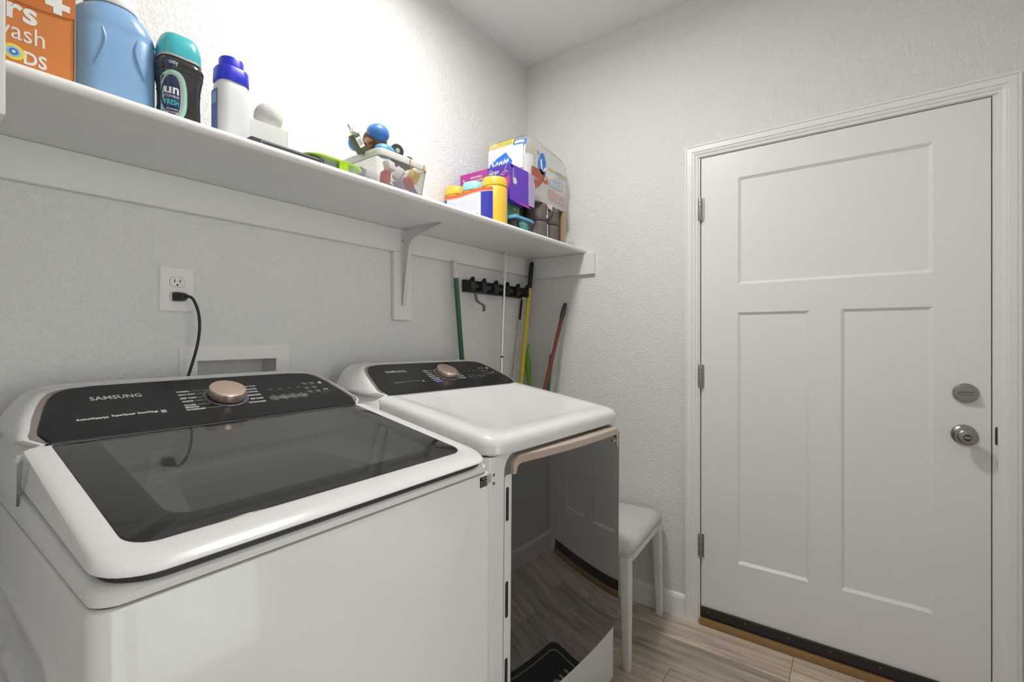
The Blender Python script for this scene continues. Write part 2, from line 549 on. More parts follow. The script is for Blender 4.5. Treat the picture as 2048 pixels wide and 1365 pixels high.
for a_, b_ in ((FILL_WIN[0] + fw, (FILL_WIN[0] + FILL_WIN[1]) / 2 - 0.03), ((FILL_WIN[0] + FILL_WIN[1]) / 2 + 0.03, FILL_WIN[1] - fw)):
    MB().box(a_, b_, HY - 0.064, HY - 0.060, FILL_WIN[2] + fw, FILL_WIN[3] - fw).build('pane', 'pane', win, smooth=0)
MB().box(FILL_WIN[0] - 0.03, FILL_WIN[1] + 0.03, HY - 0.03, HY + 0.04, FILL_WIN[2] - 0.025, FILL_WIN[2]).build('fill_window_sill', 'trim', win, smooth=0)

# planks, one object each, running along Y
PWID, PLEN, GAP = 0.182, 1.22, 0.0014
nrow = int(math.ceil((0 - XL) / PWID))
for i in range(nrow):
    x1 = 0.0 - i * PWID
    x0 = max(XL, x1 - PWID)
    joint = -1.28 if i == 0 else (-0.905 if i == 2 else (-0.33 if i == 1 else -((0.41 * i + 0.27) % PLEN)))
    cuts = sorted({YF, 0.0} | {c for c in (joint, joint - PLEN, joint + PLEN) if YF + 0.03 < c < -0.03})
    for a, b in zip(cuts[:-1], cuts[1:]):
        hx, hy = (x1 - x0) / 2 - GAP / 2, (b - a) / 2 - GAP / 2
        o = MB().box(-hx, hx, -hy, hy, -0.008, 0, 0.0008, 1).build('plank', 'plank', floor, world=False, smooth=0)
        o.location = ((x0 + x1) / 2, (a + b) / 2, 0)

# baseboards: eased top profile
BP = [(0, 0), (0.013, 0), (0.013, 0.085), (0.009, 0.096), (0.0, 0.103)]


def baseboard(name, fn, a, b, label):
    mb = MB().loft([[fn(t, d, z) for d, z in BP] for t in (a, b)])
    return struct(name, mb, 'trim', label, 'baseboard')


baseboard('baseboard_right', lambda t, d, z: (-d, t, z), 0.0, -0.861, 'white baseboard between the dryer corner and the outer door')
baseboard('baseboard_back', lambda t, d, z: (t, -d, z), XL, -0.013, 'white baseboard along the back wall behind the machines')
baseboard('baseboard_front', lambda t, d, z: (t, YF + d, z), -1.275, 0.0, 'white baseboard on the wall opposite the dryer')
baseboard('baseboard_left', lambda t, d, z: (XL + d, t, z), YF, -0.013, 'white baseboard at the left end of the room')

# ------------------------------------------------------------------ outer door
# casing: moulded profile (across, thickness), mitred
CP = [(0, 0), (0, 0.0165), (0.004, 0.0185), (0.0075, 0.0180), (0.0085, 0.0145), (0.0105, 0.0145), (0.0115, 0.0165), (0.030, 0.0160), (0.0315, 0.0125),
      (0.037, 0.0120), (0.042, 0.0100), (0.0445, 0.0070), (0.049, 0.0065), (0.0530, 0.0060), (0.0545, 0.0)]
CY0, CY1, CZ = -0.861, -1.9055, 2.1125


def casing(y0, y1, zt, fx):
    L = [[fx(t, y0 - wv, 0) for wv, t in CP], [fx(t, y0 - wv, zt - wv) for wv, t in CP]]
    Tt = [[fx(t, y0 - wv, zt - wv) for wv, t in CP], [fx(t, y1 + wv, zt - wv) for wv, t in CP]]
    Rr = [[fx(t, y1 + wv, zt - wv) for wv, t in CP], [fx(t, y1 + wv, 0) for wv, t in CP]]
    return L, Tt, Rr


names = [('trim_1', 'white moulded casing on the hinge side of the outer door'), ('trim_2', 'white moulded casing above the outer door'),
         ('trim_3', 'white moulded casing on the knob side of the outer door')]
for (nm, lb), rings in zip(names, casing(CY0, CY1, CZ, lambda t, y, z: (-t, y, z))):
    struct(nm, MB().loft(rings), 'trim', lb, 'door trim')
SY0, SY1, SZ0, SZ1 = -0.9265, -1.8372, 0.034, 2.0530
d1 = thing('door_1', 'white three-panel outer door with knob and deadbolt', 'door', (0, (SY0 + SY1) / 2, 0), kind='structure')
JT = 0.016
mb = MB()
mb.box(0, T, DY0 - JT, DY0, 0, DZ)
mb.box(0, T, DY1, DY1 + JT, 0, DZ)
mb.box(0, T, DY1 + JT, DY0 - JT, DZ - JT, DZ)
mb.box(0.0452, 0.058, DY0 - JT - 0.012, DY0 - JT, 0, DZ - JT)
mb.box(0.0452, 0.058, DY1 + JT, DY1 + JT + 0.012, 0, DZ - JT)
mb.box(0.0452, 0.058, DY1 + JT, DY0 - JT, DZ - JT - 0.012, DZ - JT)
mb.build('door_jamb', 'trim', d1, smooth=0)
# slab: front face cut by three recessed panels
FX = 0.003
panels = [(-1.694, -1.075, 1.488, 1.941), (-1.331, -1.073, 0.301, 1.368), (-1.694, -1.433, 0.303, 1.370)]


def slab_mesh(ys, zs, holes, fx, depth):
    mb = MB()
    for a, b in zip(ys[:-1], ys[1:]):
        for c, d in zip(zs[:-1], zs[1:]):
            my, mz = (a + b) / 2, (c + d) / 2
            if any(h[0] < my < h[1] and h[2] < mz < h[3] for h in holes):
                continue
            mb.add([fx(0, a, c), fx(0, b, c), fx(0, b, d), fx(0, a, d)], [(0, 1, 2, 3)])
    a, b, c, d = ys[0], ys[-1], zs[0], zs[-1]
    mb.add([fx(0, a, c), fx(0, b, c), fx(0, b, d), fx(0, a, d), fx(depth, a, c), fx(depth, b, c), fx(depth, b, d), fx(depth, a, d)],
           [(0, 1, 5, 4), (1, 2, 6, 5), (2, 3, 7, 6), (3, 0, 4, 7), (4, 5, 6, 7)])
    return mb


def panel_mesh(h, fx, dep=0.009, wd=0.011):
    a, b, c, d = h
    o = [(a, c), (b, c), (b, d), (a, d)]
    i = [(a + wd, c + wd), (b - wd, c + wd), (b - wd, d - wd), (a + wd, d - wd)]
    mb = MB()
    mb.loft([[fx(0, *p) for p in o], [fx(dep, *p) for p in i]], cap0=False, cap1=True)
    return mb


fx = lambda dp, y, z: (FX + dp, y, z)
ys = sorted({SY1, SY0, -1.694, -1.433, -1.331, -1.075, -1.073})
zs = sorted({SZ0, SZ1, .301, .303, 1.368, 1.370, 1.488, 1.941})
slab = slab_mesh(ys, zs, panels, fx, 0.042).build('door_slab', 'door', d1, smooth=0)
for h in panels:
    panel_mesh(h, fx).build('door_panel', 'door', slab, smooth=0)
# stile joint lines
for yy in (-1.700,):
    MB().box(FX - 0.0004, FX + 0.001, yy - 0.0009, yy + 0.0009, SZ0 + 0.05, SZ1 - 0.002).build('stile_joint', 'trim', slab, smooth=0)
sw = MB().box(FX - 0.010, FX - 0.0002, SY1 + 0.004, SY0 - 0.002, 0.040, 0.0765, 0.001, 1).build('door_sweep', 'sweep', d1, smooth=0)
MB().box(FX - 0.006, FX + 0.004, SY1 + 0.004, SY0 - 0.002, 0.030, 0.0405).build('sweep_fin', 'sweep', sw, smooth=0)
for yy in (-0.958, -1.105, -1.262, -1.40, -1.55, -1.70, -1.80):
    MB().lathe([(0.0001, 0.0016), (0.0028, 0.0012), (0.0034, 0)], n=10, fn=lambda x, y, z, yy=yy: (FX - 0.010 - z, yy + x, 0.062 + y)).build('screw', 'nickel', sw)
th = MB().box(-0.0185, 0.075, DY1 + JT, DY0 - JT, 0.0, 0.028, 0.004, 2).box(0.0455, 0.075, DY1 + JT, DY0 - JT, -0.06, 0.046).build('threshold', 'thresh', d1)


def hinge(zc):
    h = MB().lathe([(0.0001, -0.050), (0.006, -0.050), (0.0072, -0.046), (0.0072, 0.046), (0.006, 0.050), (0.0001, 0.051)], (-0.0075, -0.9245, zc), 14)
    o = h.build('hinge', 'hinge', d1)
    MB().box(-0.003, 0.0045, -0.9385, -0.9266, zc - 0.05, zc + 0.05).build('hinge_leaf', 'hinge', o, smooth=0)
    for k in (-0.028, 0.010, 0.030):
        MB().lathe([(0.0075, -0.0006), (0.0078, 0), (0.0075, 0.0006)], (-0.0075, -0.9245, zc + k), 14).build('knuckle_line', 'slot', o)


for zc in (1.828, 1.091, 0.344):
    hinge(zc)


def fdoor(y0, z0):
    return lambda x, y, z: (FX - z, y0 - x, z0 + y)


db = MB().lathe([(0.033, 0), (0.033, 0.006), (0.0305, 0.010), (0.0295, 0.0105), (0.0285, 0.0125), (0.0001, 0.0150)], n=36, fn=fdoor(-1.776, 1.075)).build('deadbolt', 'nickel', d1)
mb = MB()
mb.loft([[fdoor(-1.776, 1.075)(x, y, z) for x, y in rr(-s, s, -t, t, min(s, t) * 0.9, 4)] for s, t, z in ((0.020, 0.0065, 0.012), (0.0205, 0.006, 0.018), (0.019, 0.0035, 0.030), (0.017, 0.0025, 0.031))])
mb.build('thumb_turn', 'nickel', db)
kb = MB().lathe([(0.0335, 0), (0.0335, 0.004), (0.0315, 0.008), (0.020, 0.0115), (0.0130, 0.014), (0.0120, 0.028), (0.0145, 0.033), (0.0245, 0.041),
                 (0.0285, 0.050), (0.0275, 0.058), (0.022, 0.0635), (0.0125, 0.0655), (0.0001, 0.0655)], n=40, fn=fdoor(-1.772, 0.935)).build('door_knob', 'nickel', d1, smooth=50)
MB().lathe([(0.0105, 0.0650), (0.0105, 0.0662), (0.0001, 0.0664)], n=24, fn=fdoor(-1.772, 0.935)).build('lock_recess', 'slot', kb)
MB().loft([[fdoor(-1.772, 0.935)(x, y, z) for x, y in rr(-s, s, -t, t, t * .6, 3)] for s, t, z in ((0.009, 0.0062, 0.066), (0.0085, 0.0035, 0.0700))]).build('lock_button', 'nickel', kb)
MB().lathe([(0.0022, 0.0075), (0.0022, 0.0092), (0.0001, 0.0092)], n=8, fn=lambda x, y, z: fdoor(-1.772, 0.935)(x - 0.024, y + 0.004, z)).build('pin_hole', 'slot', kb)
MB().loft([[(-z, -1.8535 + y, 0.940 + t) for y, t in rr(-a, a, -h, h, a * .8, 4)] for a, h, z in ((0.0075, 0.030, -0.002), (0.0075, 0.030, 0.001), (0.006, 0.028, 0.002))]).build('strike_plate', 'strike', d1)

# ------------------------------------------------------------------ inner door on the front wall (seen only in reflections), opened for added fill daylight
d2 = thing('door_2', 'white panelled inner door opened into the added hall to admit fill light', 'door', (EX0 + .03, YF - T, 0), kind='structure')
fy = lambda dp, t, z: (EX0 - .006 - dp, YF - T - .02 - t, z)           # opened 90 degrees, t runs along the leaf
ph = [(.13, .36, .30, 1.36), (.42, .65, .30, 1.36), (.13, .65, 1.49, 1.93)]
s2 = slab_mesh([0.0, .13, .36, .42, .65, .78], [.012, .30, 1.36, 1.49, 1.93, 2.04], ph, fy, 0.035).build('door_slab', 'door', d2, smooth=0)
for h in ph:
    panel_mesh(h, fy).build('door_panel', 'door', s2, smooth=0)
mb = MB()
mb.box(EX0, EX0 + .017, YF - T, YF, 0, EZ)
mb.box(EX1 - .017, EX1, YF - T, YF, 0, EZ)
mb.box(EX0 + .017, EX1 - .017, YF - T, YF, EZ - .017, EZ)
mb.build('door_jamb', 'trim', d2, smooth=0)
kk = MB().lathe([(0.033, 0), (0.03, 0.008), (0.012, 0.014), (0.012, 0.03), (0.027, 0.045), (0.022, 0.06), (0.0001, 0.064)], n=24, fn=lambda x, y, z: (EX0 - .006 + z, YF - T - .73 + x, 0.93 + y)).build('door_knob', 'nickel', d2)
for (nm, lb), rings in zip([('trim_4', 'white casing on the knob side of the inner door'), ('trim_5', 'white casing above the inner door'), ('trim_6', 'white casing on the hinge side of the inner door')],
                           casing(EX1 + 0.05, EX0 - 0.05, EZ + 0.05, lambda t, x, z: (x, YF + t, z))):
    struct(nm, MB().loft(rings), 'trim', lb, 'door trim')

# ------------------------------------------------------------------ ceiling lamp (just out of frame)
lp = thing('ceiling_lamp', 'round flush white lamp on the ceiling above the machines', 'lamp', (LAMP_POS[0], LAMP_POS[1], ZC))
MB().lathe([(0.175, 0), (0.175, -0.03), (0.168, -0.036), (0.160, -0.036), (0.158, -0.028), (0.158, 0)], (LAMP_POS[0], LAMP_POS[1], ZC), 40).build('lamp_rim', 'lampw', lp)
MB().lathe([(0.157, -0.028), (0.150, -0.040), (0.11, -0.050), (0.0001, -0.056)], (LAMP_POS[0], LAMP_POS[1], ZC), 40).build('lamp_diffuser', 'lampe', lp)
ld = bpy.data.lights.new('lamp_light', 'AREA')
ld.shape = 'DISK'
ld.size = 0.26
ld.energy = LAMP_POWER
ld.color = (1.0, 0.98, 0.95)
lo = bpy.data.objects.new('lamp_light', ld)
C.objects.link(lo)
lo.parent = lp
lo.location = (0, 0, LAMP_POS[2] - ZC)

# ================================================================== WALL SHELF
SB, ST, SF = 1.692, 1.714, -0.367
sh = thing('wall_shelf', 'long white wall shelf with rounded front edge above the machines', 'shelf', (-1.2, 0, SB))
prof = [(0, SB), (SF + 0.011, SB)] + [(SF + 0.011 + 0.011 * math.cos(R(a)), (SB + ST) / 2 + 0.011 * math.sin(R(a))) for a in range(250, 109, -20)] + [(SF + 0.011, ST), (0, ST)]
board = MB().loft([[(x, y, z) for y, z in prof] for x in (XL, -0.0005)]).build('shelf_board', 'shelf', sh)
MB().box(XL, -0.0005, -0.019, -0.0002, 1.6005, SB - 0.0004, 0.002, 1).build('back_cleat', 'shelf', sh, smooth=0)
MB().box(-0.0195, -0.0003, -0.4155, -0.0195, 1.583, SB - 0.0004, 0.003, 2).build('side_cleat', 'shelf', sh, smooth=0)
MB().box(-0.957, -0.868, -0.0195, -0.0002, 1.331, 1.600, 0.002, 1).build('support_block', 'shelf', sh, smooth=0)
# stamped steel bracket: two flanges and a curved web
bx = -0.913
mb = MB()
yv, zt = -0.0198, SB - 0.0006
webp = [(yv - 0.002, 1.395), (yv - 0.002, zt - 0.025), (yv - 0.008, zt - 0.008), (yv - 0.025, zt - 0.002), (-0.222, zt - 0.002), (-0.222, zt - 0.008),
        (-0.100, zt - 0.034), (-0.075, zt - 0.048), (-0.062, zt - 0.070), (-0.040, 1.49), (yv - 0.008, 1.395)]
mb.loft([[(bx + d, y, z) for y, z in webp] for d in (-0.0012, 0.0012)])
bracket = mb.build('shelf_bracket', 'capw', sh, smooth=0)
# rolled inner edge and flanges
mb = MB()
edge = webp[5:]
mb.loft([[(bx + d, y, z) for y, z in edge] + [(bx + d, y - 0.002 if True else y, z - 0.002) for y, z in reversed(edge)] for d in (-0.009, 0.009)])
mb.build('rolled_edge', 'capw', bracket, smooth=0)
mb = MB()
mb.box(bx - 0.010, bx + 0.010, yv - 0.002, yv, 1.386, zt - 0.012)
mb.box(bx - 0.010, bx + 0.010, -0.230, yv - 0.012, zt - 0.002, zt)
mb.build('mounting_flange', 'capw', bracket, smooth=0)
for (p, ax) in (((bx, yv - 0.002, 1.402), 'y'), ((bx - 0.004, yv - 0.002, 1.648), 'y'), ((bx, -0.224, zt - 0.002), 'z')):
    f = (lambda x, y, z, p=p: (p[0] + x, p[1] - z, p[2] + y)) if ax == 'y' else (lambda x, y, z, p=p: (p[0] + x, p[1] + y, p[2] - z))
    MB().lathe([(0.0042, 0), (0.0036, 0.0016), (0.0001, 0.002)], n=12, fn=f).build('screw', 'nickel', bracket)

# ================================================================== OUTLET, LAUNDRY BOX, CORD
op = thing('wall_outlet', 'white duplex outlet plate with a black plug in its lower socket', 'outlet', (-1.681, 0, 1.391))
oc, oz = -1.681, 1.391
mb = MB()
mb.loft([[(oc + x, -d, oz + z) for x, z in rr(-.0405 + e, .0405 - e, -.0602 + e, .0602 - e, .004, 3)] for e, d in ((0, .0), (0, .003), (.0035, .0062))])
mb.build('cover_plate', 'plate', op)
for dz in (0.0195, -0.0195):
    f = lambda x, y, z, dz=dz: (oc + x, -0.0062 - z, oz + dz + y)
    ol = [(0.0172 * math.cos(R(a)), max(-0.0128, min(0.0128, 0.0172 * math.sin(R(a))))) for a in range(0, 360, 10)]
    rim = MB().loft([[f(x * 1.04, y * 1.05, h) for x, y in ol] for h in (-0.0002, 0.0003)]).build('socket_gap', 'slot', op)
    so = MB().loft([[f(x, y, h) for x, y in ol] for h in (0, 0.0011)]).build('socket', 'plate', op)
    for sx, sz, w_, h_ in ((-0.0062, 0.003, 0.0012, 0.0042), (0.0062, 0.003, 0.0012, 0.0034)):
        MB().box(oc + sx - w_, oc + sx + w_, -0.0077, -0.0072, oz + dz + sz - h_, oz + dz + sz + h_).build('slot', 'slot', so, smooth=0)
    MB().lathe([(0.0026, 0.0012), (0.0001, 0.00125)], n=12, fn=lambda x, y, z, dz=dz: (oc + x, -0.0062 - z, oz + dz - 0.0075 + y)).build('ground_hole', 'slot', so)
MB().lathe([(0.0028, 0), (0.0022, 0.0012), (0.0001, 0.0013)], n=12, fn=lambda x, y, z: (oc + x, -0.0063 - z, oz + y)).build('plate_screw', 'plate', op)

pc = thing('power_cord', 'black washer power cord plugged into the wall outlet', 'power cord', (oc, -0.01, 1.37))
zc = oz - 0.0195
mb = MB()
mb.loft([[(oc + x + t * 0.35, -0.0078 - t, zc + z) for x, z in rr(-a, a, -b, b, c, 3)] for a, b, c, t in
         ((.0125, .0115, .004, 0), (.0130, .0115, .004, .008), (.0110, .0100, .004, .016), (.0085, .0080, .005, .021), (.0075, .0070, .005, .026))])
mb.build('plug', 'cord', pc)
cp = [(-1.6725, -0.0300, zc), (-1.668, -0.041, zc + .001), (-1.661, -0.050, zc - .004), (-1.654, -0.056, 1.348), (-1.6495, -0.060, 1.325), (-1.6480, -0.062, 1.295),
      (-1.6505, -0.062, 1.262), (-1.656, -0.060, 1.228), (-1.664, -0.058, 1.195), (-1.674, -0.056, 1.158), (-1.684, -0.054, 1.120), (-1.694, -0.052, 1.05), (-1.70, -0.05, 0.9), (-1.70, -0.05, 0.5)]


def smooth_path(p, it=2):
    p = [Vector(q) for q in p]
    for _ in range(it):
        q = [p[0]]
        for a, b in zip(p[:-1], p[1:]):
            q += [a * .75 + b * .25, a * .25 + b * .75]
        q.append(p[-1])
        p = q
    return p


MB().tube(smooth_path(cp), 0.0037, 10).build('cable', 'cord', pc)
MB().tube([(-1.6745, -0.026, zc), (-1.6725, -0.0305, zc), (-1.6695, -0.036, zc + .0005)], [0.0062, 0.0056, 0.0045], 10).build('strain_relief', 'cord', pc)

lb = thing('laundry_box', 'white recessed laundry supply box in the wall above the washer', 'wall box', (-1.5235, 0, 1.1))
mb = MB()
fo = [(-1.675, 1.00), (-1.3725, 1.00), (-1.3725, 1.2375), (-1.675, 1.2375)]
fi = [(-1.633, 1.04), (-1.414, 1.04), (-1.414, 1.1975), (-1.633, 1.1975)]
mb.loft([[(x, 0.0, z) for x, z in fo], [(x, -0.004, z) for x, z in fo], [(x, -0.0055, z) for x, z in fi], [(x, 0.004, z) for x, z in fi]], cap0=False, cap1=False)
mb.build('face_frame', 'plate', lb, smooth=0)
mb = MB()
mb.loft([[(x, y, z) for x, z in fi] for y in (0.002, 0.085)], cap0=False, cap1=True)
mb.build('recess_liner', 'plate', lb, smooth=0)
for x in (-1.59, -1.46):
    v = MB().lathe([(0.012, 1.045), (0.012, 1.08), (0.009, 1.085), (0.009, 1.10)], (x, 0.045, 0), 14).build('supply_valve', 'nickel', lb)
    MB().box(x - 0.02, x + 0.02, 0.035, 0.05, 1.098, 1.106, 0.002, 1).build('valve_handle', 'tred' if x < -1.5 else 'pblue', v)

# ================================================================== WASHER AND DRYER
YO = -0.46


def Lc(x, y, z):
    return (x, y - YO, z)


CB, SBt = 0.909, 0.4167
HALF = [(0.308, 0.001), (0.3150, 0.0222), (0.3186, 0.036), (0.3170, 0.050), (0.3084, 0.0844), (0.2975, 0.1285), (0.2880, 0.1560), (0.2775, 0.1745),
        (0.2666, 0.1846), (0.2514, 0.1910), (0.2144, 0.1965), (0.12, 0.1982)]
HALFT = [(0.311, 0.0060), (0.3284, 0.0262), (0.3290, 0.0377), (0.3240, 0.056), (0.3180, 0.0900), (0.3060, 0.1330), (0.2955, 0.1600), (0.2840, 0.1790),
         (0.2710, 0.1890), (0.2540, 0.1945), (0.2150, 0.1992), (0.12, 0.2005)]


def full(h):
    return h + [(-u, v) for u, v in reversed(h)]


def console(root, y0, z0, dryer=False):
    """Sloped black control console with taupe ends in a white shell."""
    def pp(u, v, h=0.0):
        return Lc(u, y0 + v * CB - h * SBt, z0 + v * SBt + h * CB)
    # white shell: rings from the taupe trim back to the rear
    rings = []
    tr = full(HALFT)
    low = lambda hw, yy, zz: [(hw, yy, zz)]

    def ring(off, back, yback=None):
        out = [Lc(0.3495, (y0 - 0.012 if yback is None else yback), 0.985), Lc(0.3480, (y0 - 0.006 if yback is None else yback), z0 - 0.022)]
        for u, v in tr:
            k = (abs(u) - 0.10) / 0.23
            s = 1 if u > 0 else -1
            uu = u + s * off * max(0.0, min(1.0, k))
            vv = v + off * max(0.0, min(1.0, (v - .02) / 0.16)) * 0.8
            p = pp(uu, vv, -back * 0.3)
            if yback is not None:
                p = (p[0], yback - YO, p[2])
            else:
                p = (p[0], p[1] + back, p[2])
            out.append(p)
        out += [(-p[0], p[1], p[2]) for p in reversed(out[:2])]
        return out
    rings = [ring(0.0, 0.0), ring(0.008, 0.002), ring(0.0135, 0.012), ring(0.0165, 0.030), ring(0.017, 0, -0.115)]
    MB().loft(rings, cap0=False, cap1=True).build('console_shell', 'app', root, False, smooth=50)
    # taupe ends + black face
    t = full(HALFT)
    b = full(HALF)
    MB().loft([[pp(u, v, 0.0) for u, v in t], [pp(u, v, 0.0016) for u, v in t], [pp(u, v, 0.0008) for u, v in b]], cap0=True, cap1=True).build('console_trim', 'taupe', root, False, smooth=20)
    b2 = [(u * 0.992, 0.0015 + v * 0.985) for u, v in b]
    face = MB().loft([[pp(u, v, 0.0009) for u, v in b], [pp(u, v, 0.0030) for u, v in b2]], cap0=False, cap1=True).build('control_panel', 'panel', root, False, smooth=20)
    H = 0.0033
    P2 = lambda u, v: pp(u, v, H)
    # dial
    ku, kv = (0.012, 0.1015)
    kf = lambda x, y, z: pp(ku + x, kv + y, 0.003 + z)
    MB().lathe([(0.0475, 0), (0.0470, 0.0022), (0.0435, 0.0030), (0.041, 0.0012), (0.0001, 0.0012)], n=48, fn=kf).build('dial_ring', 'ring', face, False)
    kn = MB().lathe([(0.0380, 0.0012), (0.0380, 0.004), (0.0388, 0.006), (0.0388, 0.0215), (0.0378, 0.0235), (0.0360, 0.0240), (0.0001, 0.0236)], n=48, fn=kf).build('cycle_dial', 'rose', root, False)
    MB().lathe([(0.0384, 0.0008), (0.0384, 0.0042)], n=48, fn=kf).build('dial_shadow_gap', 'slot', kn, False)
    TX = lambda s, u0, u1, v, h, m='ink', bold=0.0: text(s, P2, u0, u1, v, v + h, m, face, False, bold=bold, res=2)

    def line(u0, v0, u1, v1, wd=0.0005, m='ink'):
        d = Vector((u1 - u0, v1 - v0)).normalized() * wd
        quad_print(P2, [(u0 + d.y, v0 - d.x), (u1 + d.y, v1 - d.x), (u1 - d.y, v1 + d.x), (u0 - d.y, v0 + d.x)], m, face, False, 'dial_mark')
    TX('SAMSUNG', -0.229, -0.143, 0.1345, 0.0150, 'ink_grey', 0.0009)
    words = [('ActiveWaterjet', -0.2625, -0.2145, 0.0615), ('SuperSpeed', -0.2095, -0.1725, 0.0640), ('SmartThings', -0.1680, -0.1335, 0.0640)] if not dryer else \
        [('SteamSanitize+', -0.243, -0.208, 0.067), ('SensorDry', -0.203, -0.172, 0.068), ('SmartThings', -0.166, -0.138, 0.067)]
    for s, a, b_, v in words:
        TX(s, a, b_, v, 0.0092 if not dryer else 0.0068, 'ink' if not dryer else 'ink_grey', 0.0003 if not dryer else 0)
    for k in range(4):
        line(-0.1285, 0.0620 + k * 0.0030, -0.1190, 0.0620 + k * 0.0030, 0.0007, 'ink' if not dryer else 'ink_grey')
    if not dryer:
        left = [('NORMAL', -.0790, -.0525, .1375), ('HEAVY DUTY', -.0795, -.0455, .1235), ('DEEP WASH', -.0805, -.0485, .1075), ('WHITES', -.0808, -.0590, .0935),
                ('COLORS', -.0822, -.0595, .0770), ('BEDDING/', -.0825, -.0560, .0675), ('WATERPROOF', -.0838, -.0465, .0575)]
        right = [('QUICK WASH', .0600, .0955, .1375), ('DELICATES', .0640, .0925, .1235), ('ACTIVEWEAR', .0585, .0900, .1095), ('RINSE+SPIN', .0600, .0900, .0940),
                 ('SELF CLEAN', .0590, .0890, .0770), ('DOWNLOADED', .0490, .0885, .0610)]
        hh = .0062
    else:
        left = [('NORMAL', -.0720, -.0490, .1330), ('HEAVY DUTY', -.0720, -.0420, .1200), ('DELICATES', -.0740, -.0470, .1060), ('BEDDING', -.0750, -.0460, .0925),
                ('PERM PRESS', -.0760, -.0380, .0780), ('SANITIZE', -.0770, -.0450, .0650)]
        right = [('QUICK DRY', .0600, .0880, .1330), ('TIME DRY', .0640, .0930, .1200), ('AIR FLUFF', .0580, .0870, .1060), ('WRINKLE AWAY', .0570, .0880, .0925),
                 ('STEAM', .0570, .0860, .0780), ('DOWNLOADED', .0490, .0880, .0650)]
        hh = .0058
    for s, a, b_, v in left + right:
        TX(s, a, b_, v, hh, 'ink', 0.0002)
    if dryer:
        TX('SMART CARE', -.0770, -.0420, .0520, hh, 'ink_blue', 0.0002)
    for (s, a, b_, v) in left:
        if s == 'BEDDING/':
            continue
        u1 = ku - math.sqrt(max(0.0001, 0.0480 ** 2 - (v + .003 - kv) ** 2))
        line(b_ + .003, v + .003, max(b_ + .0032, u1), v + .003, .0003)
    for (s, a, b_, v) in right:
        u1 = ku + math.sqrt(max(0.0001, 0.0480 ** 2 - (v + .003 - kv) ** 2))
        line(min(a - .0032, u1), v + .003, a - .003, v + .003, .0003)
    for k, s in enumerate(('Temp', 'Rinse', 'Spin', 'Soil') if not dryer else ('Dry', 'Temp', 'Time', 'Adj')):
        u = 0.1155 + k * 0.0253
        TX(s, u - .0060, u + .0060, .0710, .0058)
        if not dryer:
            for (a, b_, c, d) in ((-.0105, .0685, .0105, .0685), (-.0105, .0795, .0105, .0795), (-.0105, .0685, -.0105, .0795), (.0105, .0685, .0105, .0795)):
                line(u + a, b_, u + c, d, .0004)
        TX('Hold', u - .005, u + .005, .0620, .0035, 'ink_grey')
        TX(('Low', 'Normal', 'High', 'Heavy')[k], u - .0045, u + .0045, .0835, .0040, 'ink_grey')
        TX(('High', 'Medium', 'Light', 'Extra')[k], u + .003, u + .013, .1135, .0040, 'ink_grey')
    for s, u, v in (('Eco', .2256, .132), ('Drum', .2462, .132), ('Delay', .2195, .1075), ('Smart', .2426, .1090), ('Super', .2202, .0865), ('Steam', .2418, .0875)):
        TX(s, u - .0065, u + .0065, v, .0048)
        TX('mode', u - .0055, u + .0055, v - .0062, .0042, 'ink_grey')
    MB().lathe([(0.0052, 0), (0.0052, 0.0002), (0.0042, 0.0002), (0.0042, 0)], n=20, fn=lambda x, y, z: pp(.2700 + x, .1300 + y, H + z)).build('power_symbol', 'ink', face, False)
    line(.2700, .1310, .2700, .1365, .0006)
    quad_print(P2, [(.2620, .0885), (.2690, .0920), (.2620, .0955)], 'ink', face, False, 'start_symbol')
    line(.2705, .0890, .2705, .0950, .0006)
    line(.2725, .0890, .2725, .0950, .0006)
    line(.2480, .0775, .2830, .0830, .0003, 'ink_grey')
    return pp


# ------------------------------------------------------------------ washer
WX = -1.677
ws = thing('washing_machine', 'white top-load washer with black glass lid and sloped control panel', 'washing machine', (WX, YO, 0))
b = lambda *a: MB()
mb = MB()
mb.loft([[Lc(x, y, z) for x, y in rr(-.352 + e, .352 - e, -.80 + e, -.115, .022, 6)] for e, z in ((.0, .03), (0, .948), (.0022, .9545), (.006, .9565))])
mb.build('cabinet', 'app', ws, False)
# pressed relief on the left side
for (ya, yb, za, zb, hgt) in ((-.690, -.150, .10, .858, .006), (-.600, -.230, .16, .74, .009)):
    MB().loft([[(-.352 - h, y - YO, z) for y, z in rr(ya + e, yb - e, za + e, zb - e, .085, 8)] for e, h in ((0, -.002), (.010, hgt), (.030, hgt), (.042, .0005))], cap0=False, cap1=True).build('side_relief', 'app', ws, False, smooth=60)
MB().loft([[Lc(x, y, z) for x, y in rr(-.344, .344, -.7925, -.12, .02, 6)] for z in (.955, .9600)]).build('seam_gap', 'app_dk', ws, False)
AL = math.atan(0.18)
CA, SA = math.cos(AL), math.sin(AL)
GY, GZ = -0.35, 1.076
def lid(u, s, h=0.0):
    if h > 0:
        h *= max(0.18, min(1.0, s / .03))
    return Lc(u, GY - s * CA - h * SA, GZ - s * SA + h * CA)
